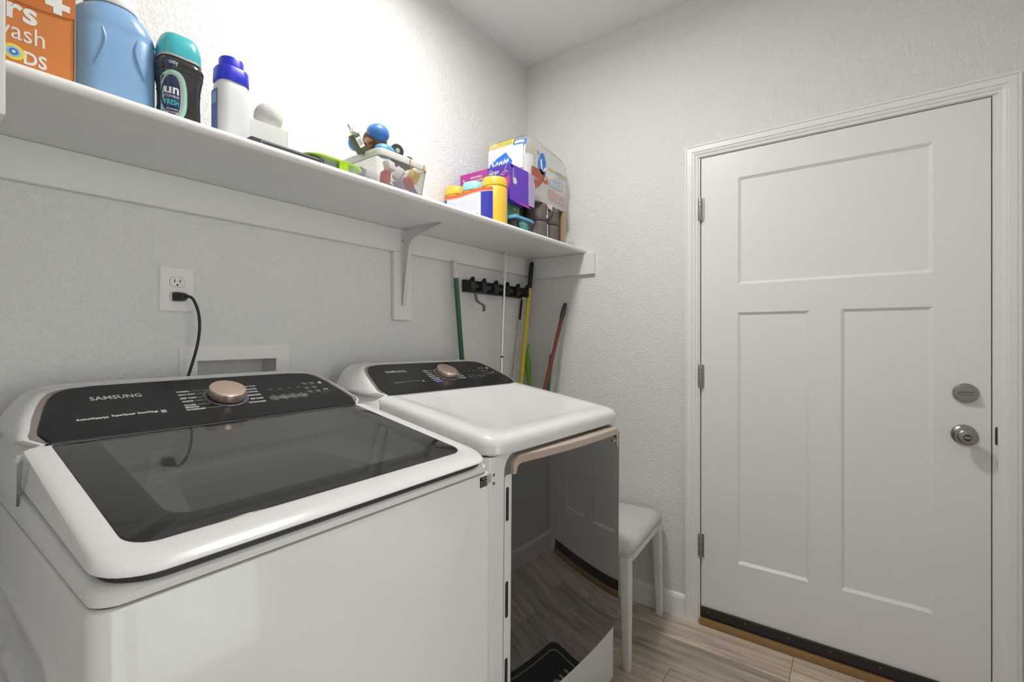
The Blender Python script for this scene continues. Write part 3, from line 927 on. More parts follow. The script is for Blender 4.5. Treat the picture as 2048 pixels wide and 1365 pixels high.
# top cover with the tub hole; its rim rises a little towards the back
zb_ = lambda y: .9865 + (y + .80) * .062                      # underside of the lid
zd = lambda y: zb_(y) - .0105
mb = MB()
oc_ = lambda e: rr(-.349 + e, .349 - e, -.798 + e, -.118, (.03, .03, .004, .004), 6)
HCX, HCY, HR = 0.0, -0.545, 0.225
hole = []
for x, y in oc_(0.02):
    a = math.atan2(y - HCY, x - HCX)
    hole.append((HCX + HR * math.cos(a), HCY + HR * math.sin(a) * .9))
rg = [[Lc(x, y, .9585) for x, y in oc_(.001)], [Lc(x, y, .9690) for x, y in oc_(0)], [Lc(x, y, zd(y) - .0035) for x, y in oc_(.0035)], [Lc(x, y, zd(y)) for x, y in oc_(.009)],
      [Lc(x, y, zd(y) - .002) for x, y in oc_(.03)], [Lc(x, y, zd(y) - .012) for x, y in hole], [Lc(x, y, .93) for x, y in hole]]
mb.loft(rg, cap0=False, cap1=False)
mb.build('top_cover', 'app', ws, False, smooth=40)
rings_t = []
for rad, z in ((.226, .93), (.252, .90), (.252, .62), (.20, .60), (.0001, .60)):
    rings_t.append([Lc(HCX + rad * math.cos(2 * math.pi * k / 40), HCY + rad * .95 * math.sin(2 * math.pi * k / 40), z) for k in range(40)])
MB().loft(rings_t, cap0=False).build('wash_drum', 'drum', ws, False)
MB().loft([[Lc(HCX + r_ * math.cos(2 * math.pi * k / 40), HCY + r_ * .93 * math.sin(2 * math.pi * k / 40), z) for k in range(40)] for r_, z in ((.228, .945), (.214, .952), (.200, .946), (.204, .915))], cap0=False, cap1=False).build('balance_ring', 'tub', ws, False)
MB().lathe([(0.09, .60), (0.085, .64), (.04, .66), (.035, .75), (.0001, .76)], (0, HCY - YO, 0), 24).build('agitator', 'tub', ws, False)
# dark gasket under the lid
ol = lambda e, r_: rr(-.344 + e, .344 - e, -.4680 + e, -.0008, (r_, r_, .006, .006), 8)
lidz = lambda u, s, z0: Lc(u, GY - s * CA, zb_(GY - s * CA) + z0)
MB().loft([[lidz(u, -s, h) for u, s in ol(e, .055)] for e, h in ((.012, -.012), (.009, -.009), (.009, .002), (.03, .002))], cap0=False, cap1=False).build('lid_gasket', 'app_dk', ws, False)
# lid frame, white rim around black glass
gl = lambda e, r_: rr(-.3055 + e, .3055 - e, -.4095 + e, -.0010, (r_, r_, .004, .004), 8)
rings = [[lid(u, -s, -.010) for u, s in gl(-.001, .036)], [lid(u, -s, .0012) for u, s in gl(-.001, .036)], [lid(u, -s, .0030) for u, s in gl(-.006, .04)]]
for e, h in ((.022, .0034), (.010, .0016), (.0035, -.0025)):
    rings.append([lid(u, -s, h) for u, s in ol(e, .060)])
for e, z0 in ((.0005, .0035), (0.0, .0018), (.002, 0.0), (.016, -.0005)):
    rings.append([(p[0], p[1], min(p[2], q[2])) for p, q in zip([lidz(u, -s, z0) for u, s in ol(e, .060)], rings[-1])])
mb = MB()
mb.loft(rings, cap0=False, cap1=False)
lidf = mb.build('lid', 'app', ws, False, smooth=50)
# black glass border and tinted window
wn = lambda e, r_: rr(-.246 + e, .250 - e, -.362 + e, -.016 - e, (.035, .035, .012, .012), 8)
MB().loft([[lid(u, -s, .0012) for u, s in gl(0, .036)], [lid(u, -s, .0018) for u, s in gl(.0012, .036)], [lid(u, -s, .0018) for u, s in wn(0, 0)], [lid(u, -s, -.001) for u, s in wn(0, 0)]], cap0=False, cap1=False).build('lid_glass_border', 'blackglass', lidf, False, smooth=20)
MB().add([lid(u, -s, .0017) for u, s in wn(0, 0)], [tuple(range(len(wn(0, 0))))]).build('lid_window', 'lidglass', lidf, False, smooth=0)
MB().box(-.3475, .3475, -.3495 - YO, -.3460 - YO, .966, 1.066).build('hinge_cover', 'app', ws, False, smooth=0)
console(ws, GY, GZ)
# small black sticker and its white neighbour on the front
st = MB().box(-1.370 - WX, -1.3445 - WX, -.8006 - YO, -.7999 - YO, .9275, .950).build('sticker', 'panel', ws, False, smooth=0)
sf = lambda u, v: (u - WX, -.8009 - YO, v)
MB().lathe([(.0026, 0), (.0001, .0001)], n=12, fn=lambda x, y, z: sf(-1.3667 + x, .9455 + y)).build('sticker_dot', 'ink', st, False)
text('SmartThings', sf, -1.3630, -1.3460, .9435, .9475, 'ink', st, False)
for k in range(3):
    text('III II IIII', sf, -1.3675, -1.3470, .9295 + k * .0043, .9325 + k * .0043, 'ink_grey', st, False)
MB().box(-1.3405 - WX, -1.3305 - WX, -.8005 - YO, -.7999 - YO, .9310, .9510).build('tag_sticker', 'ink_grey', ws, False, smooth=0)
for x in (-.30, .30):
    for y in (-.74, -.18):
        MB().lathe([(.022, 0), (.022, .012), (.012, .014), (.012, .032)], Lc(x, y, 0), 14).build('foot', 'app_dk', ws, False)

# ------------------------------------------------------------------ dryer
DX = -0.952
dr = thing('dryer', 'white front-load dryer with dark glass door and rose-gold handle', 'dryer', (DX, YO, 0), (0, R(0.7), R(-2.0)))
mb = MB()
mb.loft([[Lc(x, y, z) for x, y in rr(-.348, .350, -.778, -.115, .025, 6)] for z in (.075, .968)])
mb.build('cabinet', 'app', dr, False)
MB().loft([[Lc(x, y, z) for x, y in rr(-.335, .335, -.740, -.13, .02, 4)] for z in (.02, .076)]).build('toe_kick', 'app_dk', dr, False)
for x in (-.29, .29):
    for y in (-.70, -.2):
        MB().lathe([(.02, 0), (.02, .012), (.012, .014), (.012, .03)], Lc(x, y, 0), 12).build('foot', 'app_dk', dr, False)
MB().loft([[Lc(x, y, z) for x, y in rr(-.343, .345, -.774, -.12, .024, 6)] for z in (.967, .9715)]).build('seam_gap', 'app_dk', dr, False)
DGY, DGZ = -0.35, 1.082
zt_ = lambda y, h: DGZ + 0.152 * (y - DGY) + h


def topring(e, h, zc=None, r_=.05, yb=-.348):
    return [Lc(x, y, (zt_(y, h) if zc is None else zc)) for x, y in rr(-.346 + e, .348 - e, -.795 + e, yb, (r_, r_, .003, .003), 8)]


mb = MB()
mb.loft([topring(.004, 0, .9705), topring(0, 0, .976), topring(.0, -.022, None), topring(.002, -.012), topring(.008, -.004), topring(.020, 0.0), topring(.048, .0010), topring(.056, -.0002), topring(.064, -.0022)], cap0=False, cap1=True)
mb.build('top_panel', 'app', dr, False, smooth=40)
MB().box(-.3415, .3415, -.3475 - YO, -.3440 - YO, .976, 1.072).build('hinge_cover', 'app', dr, False, smooth=0)
console(dr, DGY, DGZ, True)
# dark recess around the door, latch slots, bowed glass door
mb = MB()
mb.loft([[(x, y - YO, z) for x, z in rr(-.286, .322, .27, .9665, .045, 8)] for y in (-.7795, -.7785)])
mb.build('door_surround', 'hook', dr, False)
mb = MB()
mb.loft([[(x, y - YO, z) for x, z in rr(-.2865, -.252, .30, .915, .008, 3)] for y in (-.7805, -.7795)])
mb.build('door_recess', 'app', dr, False, smooth=0)
for za, zb in ((.80, .885), (.56, .65), (.35, .46)):
    MB().loft([[(x, y - YO, z) for x, z in rr(-.282, -.271, za, zb, .005, 3)] for y in (-.7812, -.7800)]).build('latch_slot', 'slot', dr, False)
KX, KR = 0.13, 2.5
GL = -.259
gy = lambda x: -.813 + (x - KX) ** 2 / (2 * KR)


def glassring(e, dy, n_=8, zb=.293, zt=.955):
    out = []
    for x, z in rr(GL + e, .310 - e, zb + e, zt - e, (.03, .062, .03, .03), n_):
        out.append((x, gy(x) + dy - YO, z))
    return out


def strip_face(x0, x1, nz, fz0, fz1, dy):
    """Curved front sheet between two height functions, split along x so it bends smoothly."""
    n_ = 40
    xs = [x0 + (x1 - x0) * i / n_ for i in range(n_ + 1)]
    vs, fs = [], []
    for x in xs:
        for k in range(nz + 1):
            z = fz0(x) + (fz1(x) - fz0(x)) * k / nz
            vs.append((x, gy(x) + dy - YO, z))
    for i in range(n_):
        for k in range(nz):
            a = i * (nz + 1) + k
            fs.append((a, a + nz + 1, a + nz + 2, a + 1))
    return MB().add(vs, fs)


def lo_z(x, zb=.293, r0=.03, r1=.062, x0=-.259, x1=.310):
    if x < x0 + r0:
        return zb + r0 - math.sqrt(max(0, r0 ** 2 - (x0 + r0 - x) ** 2))
    if x > x1 - r1:
        return zb + r1 - math.sqrt(max(0, r1 ** 2 - (x - x1 + r1) ** 2))
    return zb


def hi_z(x, zt=.9550, r0=.03, x0=-.259, x1=.310):
    if x < x0 + r0:
        return zt - r0 + math.sqrt(max(0, r0 ** 2 - (x0 + r0 - x) ** 2))
    if x > x1 - r0:
        return zt - r0 + math.sqrt(max(0, r0 ** 2 - (x - x1 + r0) ** 2))
    return zt


dd = MB()
dd.loft([[(p[0], -.779 - YO, p[2]) for p in glassring(.004, 0)], glassring(.004, .004), glassring(0, .002), glassring(0, .0006)], cap0=True, cap1=False)
ddo = dd.build('door_body', 'app_dk', dr, False)
strip_face(GL, .310, 8, lo_z, hi_z, .0005).build('door_glass', 'doorglass', ddo, False, smooth=60)
# rose-gold handle: band over the top edge and down the left corner
x0h, x1h = -.300, .333
pts_top, pts_bot = [], []
mbh = MB()
outer = [(-.263, .915)] + [(-.263, .934)] + [(-.263 + .028 * (1 - math.cos(R(a))), .934 + .028 * math.sin(R(a))) for a in range(15, 91, 15)] + [(x, .962) for x in (-.15, -.05, .05, .15, .20, .25)] + \
        [(.262 + .022 * math.sin(R(a)), .940 + .022 * math.cos(R(a))) for a in range(0, 91, 18)]
inner = [(-.250, .915)] + [(-.249, .921)] + [(-.249 + .018 * (1 - math.cos(R(a))), .921 + .018 * math.sin(R(a))) for a in range(15, 91, 15)] + [(x, .9390) for x in (-.15, -.05, .05, .15, .20, .25)] + \
        [(.262 + .015 * math.sin(R(a)), .9240 + .015 * math.cos(R(a))) for a in range(0, 91, 18)]
k_ = 5
vs, fs = [], []
for (a, b_) in zip(outer, inner):
    vs += [(a[0], gy(a[0]) + .030 - YO, a[1]), (a[0], gy(a[0]) - .004 - YO, a[1]), (a[0] * .97 + b_[0] * .03, gy(a[0]) - .008 - YO, a[1] * .85 + b_[1] * .15), (b_[0], gy(b_[0]) - .005 - YO, b_[1]), (b_[0], gy(b_[0]) + .003 - YO, b_[1])]
for i in range(len(outer) - 1):
    for j in range(k_ - 1):
        fs.append((i * k_ + j, i * k_ + j + 1, (i + 1) * k_ + j + 1, (i + 1) * k_ + j))
fs.append(tuple(range(k_)))
fs.append(tuple((len(outer) - 1) * k_ + j for j in range(k_))[::-1])
mbh.add(vs, fs)
mbh.build('door_handle', 'rosew', dr, False, smooth=50)
# energy tag on the glass
MB().box(.284, .298, gy(.300) - .002 - YO, gy(.310) - .0008 - YO, .893, .930).build('glass_sticker', 'ink_grey', ddo, False, smooth=0)
quad_print(lambda u, v: (u, gy(u) - .0014 - YO, v), [(.250, .914), (.278, .914), (.278, .921), (.250, .921)], 'ink_grey', ddo, False, 'glass_mark')
for z in (.925, .905):
    MB().lathe([(.004, 0), (.0001, .0006)], n=10, fn=lambda x, y, q, z=z: (-.326 + x, -.7782 - q - YO, z + y)).build('hole_plug', 'ring', dr, False)

# ================================================================== TOOL RACK AND LONG-HANDLED TOOLS
rk = thing('tool_rack', 'black wall rack with spring clips holding broom handles in the corner', 'tool rack', (-0.32, 0, 1.50))
RX0, RX1, RZ0, RZ1 = -0.545, -0.082, 1.474, 1.531
MB().box(RX0, RX1, -0.024, -0.0003, RZ0, RZ1, 0.003, 2).build('rack_rail', 'rack', rk)
nsl = 5
pit = (RX1 - RX0) / nsl
for i in range(nsl + 1):
    xc = RX0 + i * pit
    wl = 0.026 if 0 < i < nsl else 0.020
    xa = min(max(xc, RX0 + wl / 2), RX1 - wl / 2)
    blk = MB().loft([[(xa + x, -0.022 - d, (RZ0 + RZ1) / 2 + z) for x, z in rr(-wl / 2 - e, wl / 2 + e, -.0275 + e, .0275 - e, .005, 3)] for d, e in ((0, .006), (.022, .003), (.036, 0), (.040, .003))]).build('clip_block', 'rack', rk)
    # upright horn and cross roller of the clip
    MB().tube(smooth_path([(xa, -0.040, RZ1 - .012), (xa, -0.050, RZ1 - .002), (xa, -0.058, RZ1 + .008), (xa, -0.066, RZ1 + .004), (xa, -0.068, RZ1 - .012)], 1), [.006, .006, .006, .0058, .0055, .005, .005, .0045, .004, .003][:10], 8).build('hook', 'rack', blk)
for i in range(nsl):
    xc = RX0 + (i + .5) * pit
    MB().loft([[(xc - .028 + .056 * t, -0.036 - .008 * math.cos(R(a)), 1.5025 + .012 * math.sin(R(a))) for a in range(0, 360, 36)] for t in (0, .2, .5, .8, 1)]).build('roller', 'gripg', rk)
hk = smooth_path([(-.503, -0.048, 1.470), (-.502, -0.050, 1.440), (-.498, -0.056, 1.428), (-.478, -0.070, 1.415), (-.470, -0.072, 1.408), (-.470, -0.070, 1.385)], 1)
mb = MB()
rings = []
for i, p in enumerate(hk):
    hw = .0085
    rings.append([(p.x - hw * .6, p.y - .004, p.z - .002), (p.x + hw, p.y - .004, p.z + .002), (p.x + hw, p.y + .004, p.z + .002), (p.x - hw * .6, p.y + .004, p.z - .002)])
mb.loft(rings)
mb.build('folded_hook', 'hook', rk, smooth=0)


def pole(name, label, cat, parts):
    """parts: list of (part name, material, points, radii). First point of the lowest part is the foot."""
    foot = parts[-1][2][-1]
    o = thing(name, label, cat, foot)
    for nm, m, pts, rad in parts:
        MB().tube(pts, rad, 14).build(nm, m, o, smooth=50)
    return o


def lerp(a, b, t):
    return tuple(a[i] + (b[i] - a[i]) * t for i in range(3))


def to_floor(a, b, zf=0.0):
    """continue the line a->b down to the floor"""
    t = (zf - a[2]) / (b[2] - a[2])
    return lerp(a, b, t)


# green broom: white cap at the top, leaning against the cleat
a, b_ = (-0.630, -0.034, 1.606), (-0.588, -0.042, 1.145)
f = to_floor(a, b_, 0.12)
c1 = lerp(a, b_, .17)
o = pole('broom', 'green-handled broom with a white tip left of the tool rack', 'broom',
         [('handle_tip', 'capw', [lerp(a, b_, -.004), a, lerp(a, b_, .04), c1], [.006, .0095, .0112, .0122]), ('handle', 'gpole', [c1, b_, f], .0112)])
MB().box(f[0] - .05, f[0] + .05, f[1] - .02, f[1] + .02, 0.08, 0.13, .01, 2).build('broom_block', 'gpole', o)
MB().loft([[(f[0] + x * k, f[1] + y * k, z) for x, y in rr(-.05, .05, -.02, .02, .01, 3)] for k, z in ((.95, .081), (1.05, 0.002))]).build('bristles', 'gripg', o)

# steel mop pole in the rack
a, b_ = (-0.291, -0.062, 1.688), (-0.338, -0.075, 1.116)
f = to_floor(a, b_, 0.06)
c1, c2, c3 = lerp(a, b_, .245), lerp(a, b_, .905), lerp(a, b_, .918)
o = pole('mop', 'shiny steel mop pole with a white grip clipped in the rack', 'mop',
         [('grip', 'capw', [a, lerp(a, b_, .03), lerp(a, b_, .18), c1], [.0082, .0095, .0105, .0088]), ('upper_tube', 'chrome', [c1, c2], .0072), ('collar', 'slot', [c2, c3], .0080),
          ('lower_tube', 'chrome', [c3, lerp(a, b_, .96), b_, f], [.0088, .0090, .0090, .0090])])
MB().lathe([(.02, 0), (.03, .01), (.03, .03), (.015, .06), (.01, .07)], (f[0], f[1], 0.002), 20).build('mop_head', 'capw', o)

# yellow pole with a black grip in the corner
a, b_ = (-0.036, -0.052, 1.668), (-0.150, -0.058, 1.012)
f = to_floor(a, b_, 0.05)
c1 = lerp(a, b_, .215)
o = pole('push_broom', 'yellow pole with a black foam grip leaning in the corner', 'broom',
         [('grip', 'grip', [lerp(a, b_, -.012), lerp(a, b_, -.004), lerp(a, b_, .01), c1], [.004, .010, .0122, .0128]), ('handle', 'ypole', [c1, b_, f], .0125)])
MB().box(f[0] - .05, f[0] + .05, f[1] - .025, f[1] + .025, 0.035, 0.065, .008, 2).build('broom_block', 'ypole', o)
MB().loft([[(f[0] + x * k, f[1] + y * k, z) for x, y in rr(-.05, .05, -.025, .025, .01, 3)] for k, z in ((.96, .036), (1.04, 0.002))]).build('bristles', 'gripg', o)

# thin dark pole behind the yellow one
a, b_ = (-0.075, -0.014, 1.470), (-0.165, -0.016, 1.00)
f = to_floor(a, b_, 0.002)
c1 = lerp(a, b_, .24)
pole('thin_pole', 'thin pole with black tip behind the yellow pole', 'pole', [('grip', 'grip', [a, lerp(a, b_, .02), c1], [.003, .006, .006]), ('shaft', 'capw', [c1, b_, f], .0045)])

# red pole leaning on the right wall
a, b_ = (-0.030, -0.257, 1.437), (-0.180, -0.2245, 1.0056)
f = to_floor(a, b_, 0.04)
c1 = lerp(a, b_, .185)
o = pole('dustpan_broom', 'dark red pole with a charcoal grip against the right wall', 'broom',
         [('grip', 'gripg', [lerp(a, b_, -.012), lerp(a, b_, 0), lerp(a, b_, .05), lerp(a, b_, .12), c1], [.004, .0095, .0120, .0128, .0110]), ('handle', 'rpole', [c1, b_, f], .0098)])
MB().box(f[0] - .035, f[0] + .035, f[1] - .02, f[1] + .02, 0.03, 0.06, .008, 2).build('broom_block', 'rpole', o)
MB().loft([[(f[0] + x * k, f[1] + y * k, z) for x, y in rr(-.035, .035, -.02, .02, .01, 3)] for k, z in ((.96, .031), (1.04, 0.002))]).build('bristles', 'gripg', o)
# green pole behind the red one
a, b_ = (-0.022, -0.176, 1.240), (-0.030, -0.150, 0.985)
f = to_floor(a, b_, 0.002)
c1 = lerp(a, b_, .27)
pole('green_pole', 'green pole with a white cap half hidden behind the red pole', 'pole', [('cap', 'capw', [a, lerp(a, b_, .005), c1], [.0095, .0105, .0105]), ('shaft', 'gpole', [c1, b_, f], .0095)])
# lime duster handle with hanging ring
a, b_ = (-0.050, -0.030, 1.200), (-0.040, -0.036, 0.99)
f = to_floor(a, b_, 0.03)
o = thing('duster', 'short lime green duster handle with a hanging ring', 'duster', (f[0], f[1], 0))
MB().tube([a, lerp(a, b_, .12), lerp(a, b_, .3), lerp(a, b_, .5), lerp(a, b_, .72), lerp(a, b_, .85), b_, lerp(a, b_, 1.3)], [.006, .009, .0145, .0165, .0125, .0105, .0105, .0105], 12).build('handle', 'lime', o, smooth=60)
MB().tube([lerp(a, b_, 1.3), f], [.0105, .008], 10).build('shaft', 'lime', o)
ring = [(a[0] + .0105 * math.cos(R(k)) * .8, a[1] - .0105 * math.cos(R(k)) * .6, a[2] + .012 + .0115 * math.sin(R(k))) for k in range(0, 361, 20)]
MB().tube(ring, .0036, 8).build('hanging_ring', 'lime', o)
MB().lathe([(.012, 0), (.035, .01), (.04, .06), (.015, .12)], (f[0], f[1], .001), 16).build('duster_head', 'plblue', o)

# ================================================================== STOOL
sx, sy, srot = -0.265, -0.615, R(3.0)
sl = thing('stool', 'white stool with grey padded seat between dryer and wall', 'stool', (sx, sy, 0), (0, 0, srot))
SHX, SHY = 0.228, 0.165
mb = MB()
rings = []
for e, z in ((.004, .428), (0, .434), (-.002, .446), (.004, .462), (.016, .474), (.040, .482), (.085, .486), (.12, .487)):
    rings.append([(x, y, z) for x, y in rr(-SHX + e, SHX - e, -SHY + e, SHY - e, max(.012, .040 - e * .2), 6)])
mb.loft(rings)
seat = mb.build('seat', 'fabric', sl, False, smooth=60)
pip = [(x, y, .432) for x, y in rr(-SHX - .001, SHX + .001, -SHY - .001, SHY + .001, .040, 6)]
MB().tube(pip + [pip[0]], .0030, 6).build('piping', 'fabric', seat, False)
MB().loft([[(x, y, z) for x, y in rr(-SHX + .010, SHX - .010, -SHY + .010, SHY - .010, .02, 3)] for z in (.392, .429)], cap0=True).build('apron', 'legw', sl, False, smooth=0)
for ix in (-1, 1):
    for iy in (-1, 1):
        tx, ty = ix * (SHX - .022), iy * (SHY - .024)
        bx_, by_ = ix * (SHX - .012), iy * (SHY - .014)
        MB().loft([[(tx * (1 - t) + bx_ * t + x, ty * (1 - t) + by_ * t + y, z) for x, y in rr(-w_, w_, -w_, w_, w_ * .45, 3)] for t, z, w_ in ((0, .428, .0215), (.25, .33, .0205), (.6, .17, .0175), (.97, .012, .0145), (1, .0, .0125))]).build('leg', 'legw', sl, False)
cr = smooth_path([(-SHX + .030, -SHY - .0013, .428), (-SHX + .034, -SHY - .0014, .415), (-SHX + .028, -SHY - .0010, .400)], 1)
MB().tube(cr, .0006, 5).build('paint_crack', 'slot', sl, False)

# ================================================================== DOORMAT AND FLOOR REGISTER (seen in the gloss)
dm = thing('doormat', 'black doormat with a cream border line on the plank floor', 'doormat', (-0.97, -1.04, 0), (0, 0, 0))
scal = []
for x, y in rr(-.385, .385, -.225, .225, .05, 6):
    scal.append((x, y))
base = MB().loft([[(x * k, y * k, z) for x, y in scal] for k, z in ((1, .0005), (1, .007), (.985, .0095))]).build('mat_base', 'mat', dm, False)
o2 = [(x * .90, y * .84) for x, y in scal]
i2 = [(x * .885, y * .815) for x, y in scal]
MB().loft([[(x, y, .0096) for x, y in o2], [(x, y, .0106) for x, y in o2], [(x, y, .0106) for x, y in i2], [(x, y, .0096) for x, y in i2]], cap0=False, cap1=False).build('border_line', 'matgold', base, False, smooth=0)
text('LAUNDRY ROOM', lambda u, v: (u, v, .0105), -.30, .30, -.055, .065, 'matgold', base, False, bold=.002)
rg_ = thing('floor_register', 'white slotted floor register near the opposite wall', 'floor vent', (-1.15, -1.74, 0))
MB().box(-1.31, -0.99, -1.81, -1.67, 0.0005, 0.006, .002, 1).build('register_frame', 'trim', rg_)
for k in range(9):
    MB().box(-1.285, -1.015, -1.795 + k * .0125, -1.795 + k * .0125 + .006, .0058, .0075).build('louvre', 'trim', rg_, smooth=0)
    MB().box(-1.285, -1.015, -1.795 + k * .0125 + .0065, -1.795 + k * .0125 + .012, .0055, .0064).build('slot', 'slot', rg_, smooth=0)

# ================================================================== WALL CABINET (edge at the upper left)
wc = thing('wall_cabinet', 'white cabinet end jutting in at the far left above the washer', 'cabinet', (-2.26, -0.50, 1.545))
MB().box(XL + .001, -2.086, -0.60, -0.40, 1.545, 2.30, .003, 2).build('cabinet_body', 'trim', wc)
dc = MB().box(-2.0855, -2.0665, -0.60, -0.40, 1.545, 2.30, .003, 2).build('cabinet_door', 'trim', wc)
MB().lathe([(.006, 0), (.006, .012), (.014, .018), (.012, .026), (.0001, .028)], n=16, fn=lambda x, y, z: (-2.0665 + z, -.43 + x, 2.22 + y)).build('door_pull', 'nickel', dc)

# ================================================================== THINGS ON THE SHELF
Z0 = ST + 0.0004

# ------------------------------------------------------------------ orange carton of laundry pods
OX0, OX1, OY0, OY1, OZ1 = -2.135, -1.9435, -0.300, -0.115, 2.010
ob = thing('pods_carton', 'orange cardboard carton of laundry pods at the left shelf end', 'carton', ((OX0 + OX1) / 2, -.2, Z0))
MB().box(OX0, OX1, OY0, OY1, Z0, OZ1, .0015, 1).build('carton_body', 'orange', ob, smooth=0)
MB().loft([[(x, OY0 - d, z) for x, z in ((OX0 + .001, OZ1), (OX1 + .0008, OZ1), (OX1 + .0008, 1.853), (OX1 - .008, 1.849), (-1.99, 1.8445), (OX0 + .001, 1.843))] for d in (.0002, .0022)]).build('tuck_flap', 'orange2', ob, smooth=0)
MB().box(OX1 - .0002, OX1 + .0012, OY0 - .002, OY1, Z0, OZ1).build('cut_edge', 'card', ob, smooth=0)
fo_ = lambda u, v: (u, OY0 - .0004, v)
ff = lambda u, v: (u, OY0 - .0026, v)
pa, pbw = .0165, .0058
quad_print(ff, [(-1.9665 + x, 1.8655 + z) for x, z in ((-pbw, -pa), (pbw, -pa), (pbw, -pbw), (pa, -pbw), (pa, pbw), (pbw, pbw), (pbw, pa), (-pbw, pa), (-pbw, pbw), (-pa, pbw), (-pa, -pbw), (-pbw, -pbw))], 'paper', ob, name='plus_sign')
text('s', ff, -2.030, -1.998, 1.866, 1.886, 'paper', ob, bold=.002)
text('rs', fo_, -2.030, -1.9925, 1.8120, 1.8395, 'paper', ob, bold=.0022)
text('wash', fo_, -2.0500, -1.9830, 1.7785, 1.8085, 'paper', ob)
text('P', fo_, -2.047, -2.029, 1.7440, 1.7690, 'paper', ob, bold=.001)
text('DS', fo_, -2.0095, -1.9800, 1.7405, 1.7640, 'paper', ob, bold=.001)
for r_, m_, d in ((.0135, 'pyellow', .0005), (.0088, 'plblue', .0008), (.0055, 'pblue', .0011), (.0024, 'paper', .0014)):
    MB().add([(-2.0215 + r_ * math.cos(R(a)), OY0 - d, 1.7555 + r_ * math.sin(R(a))) for a in range(0, 360, 15)], [tuple(range(24))]).build('swirl_logo', m_, ob, smooth=0)


# ------------------------------------------------------------------ blue detergent jug
def sect(cx, cy, z, hx, hy, r_, n=6):
    return [(cx + x, cy + y, z) for x, y in rr(-hx, hx, -hy, hy, min(r_, hx * .98, hy * .98), n)]


jx, jy = -1.868, -0.215
jg = thing('detergent_jug', 'large light blue detergent jug with a white cap', 'bottle', (jx, jy, Z0))
mb = MB()
mb.loft([sect(jx, jy, z, hx, hy, r_) for z, hx, hy, r_ in ((Z0, .058, .040, .03), (Z0 + .006, .066, .048, .036), (1.74, .0695, .052, .04), (1.80, .069, .052, .04), (1.880, .0700, .052, .04), (1.886, .0690, .051, .042),
                                                           (1.892, .0700, .0520, .042), (1.908, .067, .051, .046), (1.922, .060, .049, .047), (1.931, .052, .046, .045), (1.937, .045, .043, .042), (1.940, .042, .042, .041))])
jb = mb.build('jug_body', 'jug', jg, smooth=50)
# moulded grip waves on the front
for xs, k in ((-.028, 1), (.030, -1)):
    pth = smooth_path([(jx + xs, jy - .0512, 1.882), (jx + xs + .006 * k, jy - .0520, 1.855), (jx + xs - .002 * k, jy - .0522, 1.825), (jx + xs - .012 * k, jy - .0515, 1.80)], 2)
    MB().tube(pth, [.0008 + .0028 * math.sin(math.pi * i / (len(pth) - 1)) for i in range(len(pth))], 8).build('grip_ridge', 'jug_d', jb)
jc = MB().lathe([(.0445, 1.941), (.0455, 1.945), (.0445, 1.951), (.0420, 1.955), (.0400, 2.020), (.0375, 2.025), (.0001, 2.025)], (jx, jy, 0), 40).build('jug_cap', 'jugcap', jg)
for k in range(30):
    a = 2 * math.pi * k / 30
    MB().box(-.0008, .0008, -.0008, .0008, 0, .055).build('cap_rib', 'jugcap', jc, smooth=0).matrix_local = Matrix.Translation((jx + .0411 * math.cos(a), jy + .0411 * math.sin(a), 1.960))

# ------------------------------------------------------------------ charcoal scent-booster bottle
kx, ky = -1.7615, -0.255
sbt = thing('scent_booster', 'charcoal scent booster bottle with a teal cap beside the blue jug', 'bottle', (kx, ky, Z0))


def kw(z):
    t = (z - Z0) / (1.872 - Z0)
    w_ = .0385 - .0035 * math.sin(math.pi * min(1, max(0, t * 1.15))) + .0045 * max(0, t - .62) / .38 * 1.0
    if t > .90:
        w_ -= (t - .90) / .10 * .0085
    if t < .04:
        w_ -= (1 - t / .04) * .004
    return w_


mb = MB()
zz = [Z0 + (1.872 - Z0) * i / 20 for i in range(21)]
mb.loft([sect(kx, ky, z, kw(z) + .003, kw(z) * .86, kw(z) * .62) for z in zz])
sb_body = mb.build('bottle_body', 'dark', sbt, smooth=60)
for z in (1.765, 1.805, 1.84):
    MB().loft([sect(kx, ky, z + dz, kw(z) + .0033 + e, kw(z) * .86 + .0003 + e, kw(z) * .62) for dz, e in ((-.0006, -.0004), (0, .0003), (.0006, -.0004))], cap0=False, cap1=False).build('body_rib', 'panel', sb_body)
MB().loft([sect(kx, ky, z, kw(1.868) + .004, kw(1.868) * .90, kw(1.868) * .65) for z in (1.870, 1.8745)]).build('neck_band', 'ink_grey', sbt)
cw = kw(1.868)
mb = MB()
mb.loft([sect(kx, ky, z, (cw + .0035) * k, cw * .90 * k, cw * .7 * k) for z, k in ((1.8748, 1.0), (1.890, 1.02), (1.905, .97), (1.918, .86), (1.925, .72), (1.927, .55))])
mb.build('bottle_cap', 'teal', sbt, smooth=60)


def kfront(u, v, off=.0004):
    z = v
    hx, hy, r_ = kw(z) + .003, kw(z) * .86, kw(z) * .62
    x = max(-hx + .0005, min(hx - .0005, u))
    ax = abs(x)
    y = -hy
    if ax > hx - r_:
        y = -(hy - r_) - math.sqrt(max(0, r_ ** 2 - (ax - hx + r_) ** 2))
    return (kx + x, ky + y - off, z)


def oval_label(cu, cv, a, b2, m_, off):
    n_ = 28
    vs, fs = [], []
    for i in range(n_ + 1):
        v = cv - b2 * math.cos(math.pi * i / n_)
        h = a * max(0.0, 1 - abs((v - cv) / b2) ** 2.6) ** (1 / 2.6) + .0001
        for j in range(9):
            vs.append(kfront(cu - h + 2 * h * j / 8, v, off))
    for i in range(n_):
        for j in range(8):
            p = i * 9 + j
            fs.append((p, p + 1, p + 10, p + 9))
    return MB().add(vs, fs).build('oval_label', m_, sb_body, smooth=60)


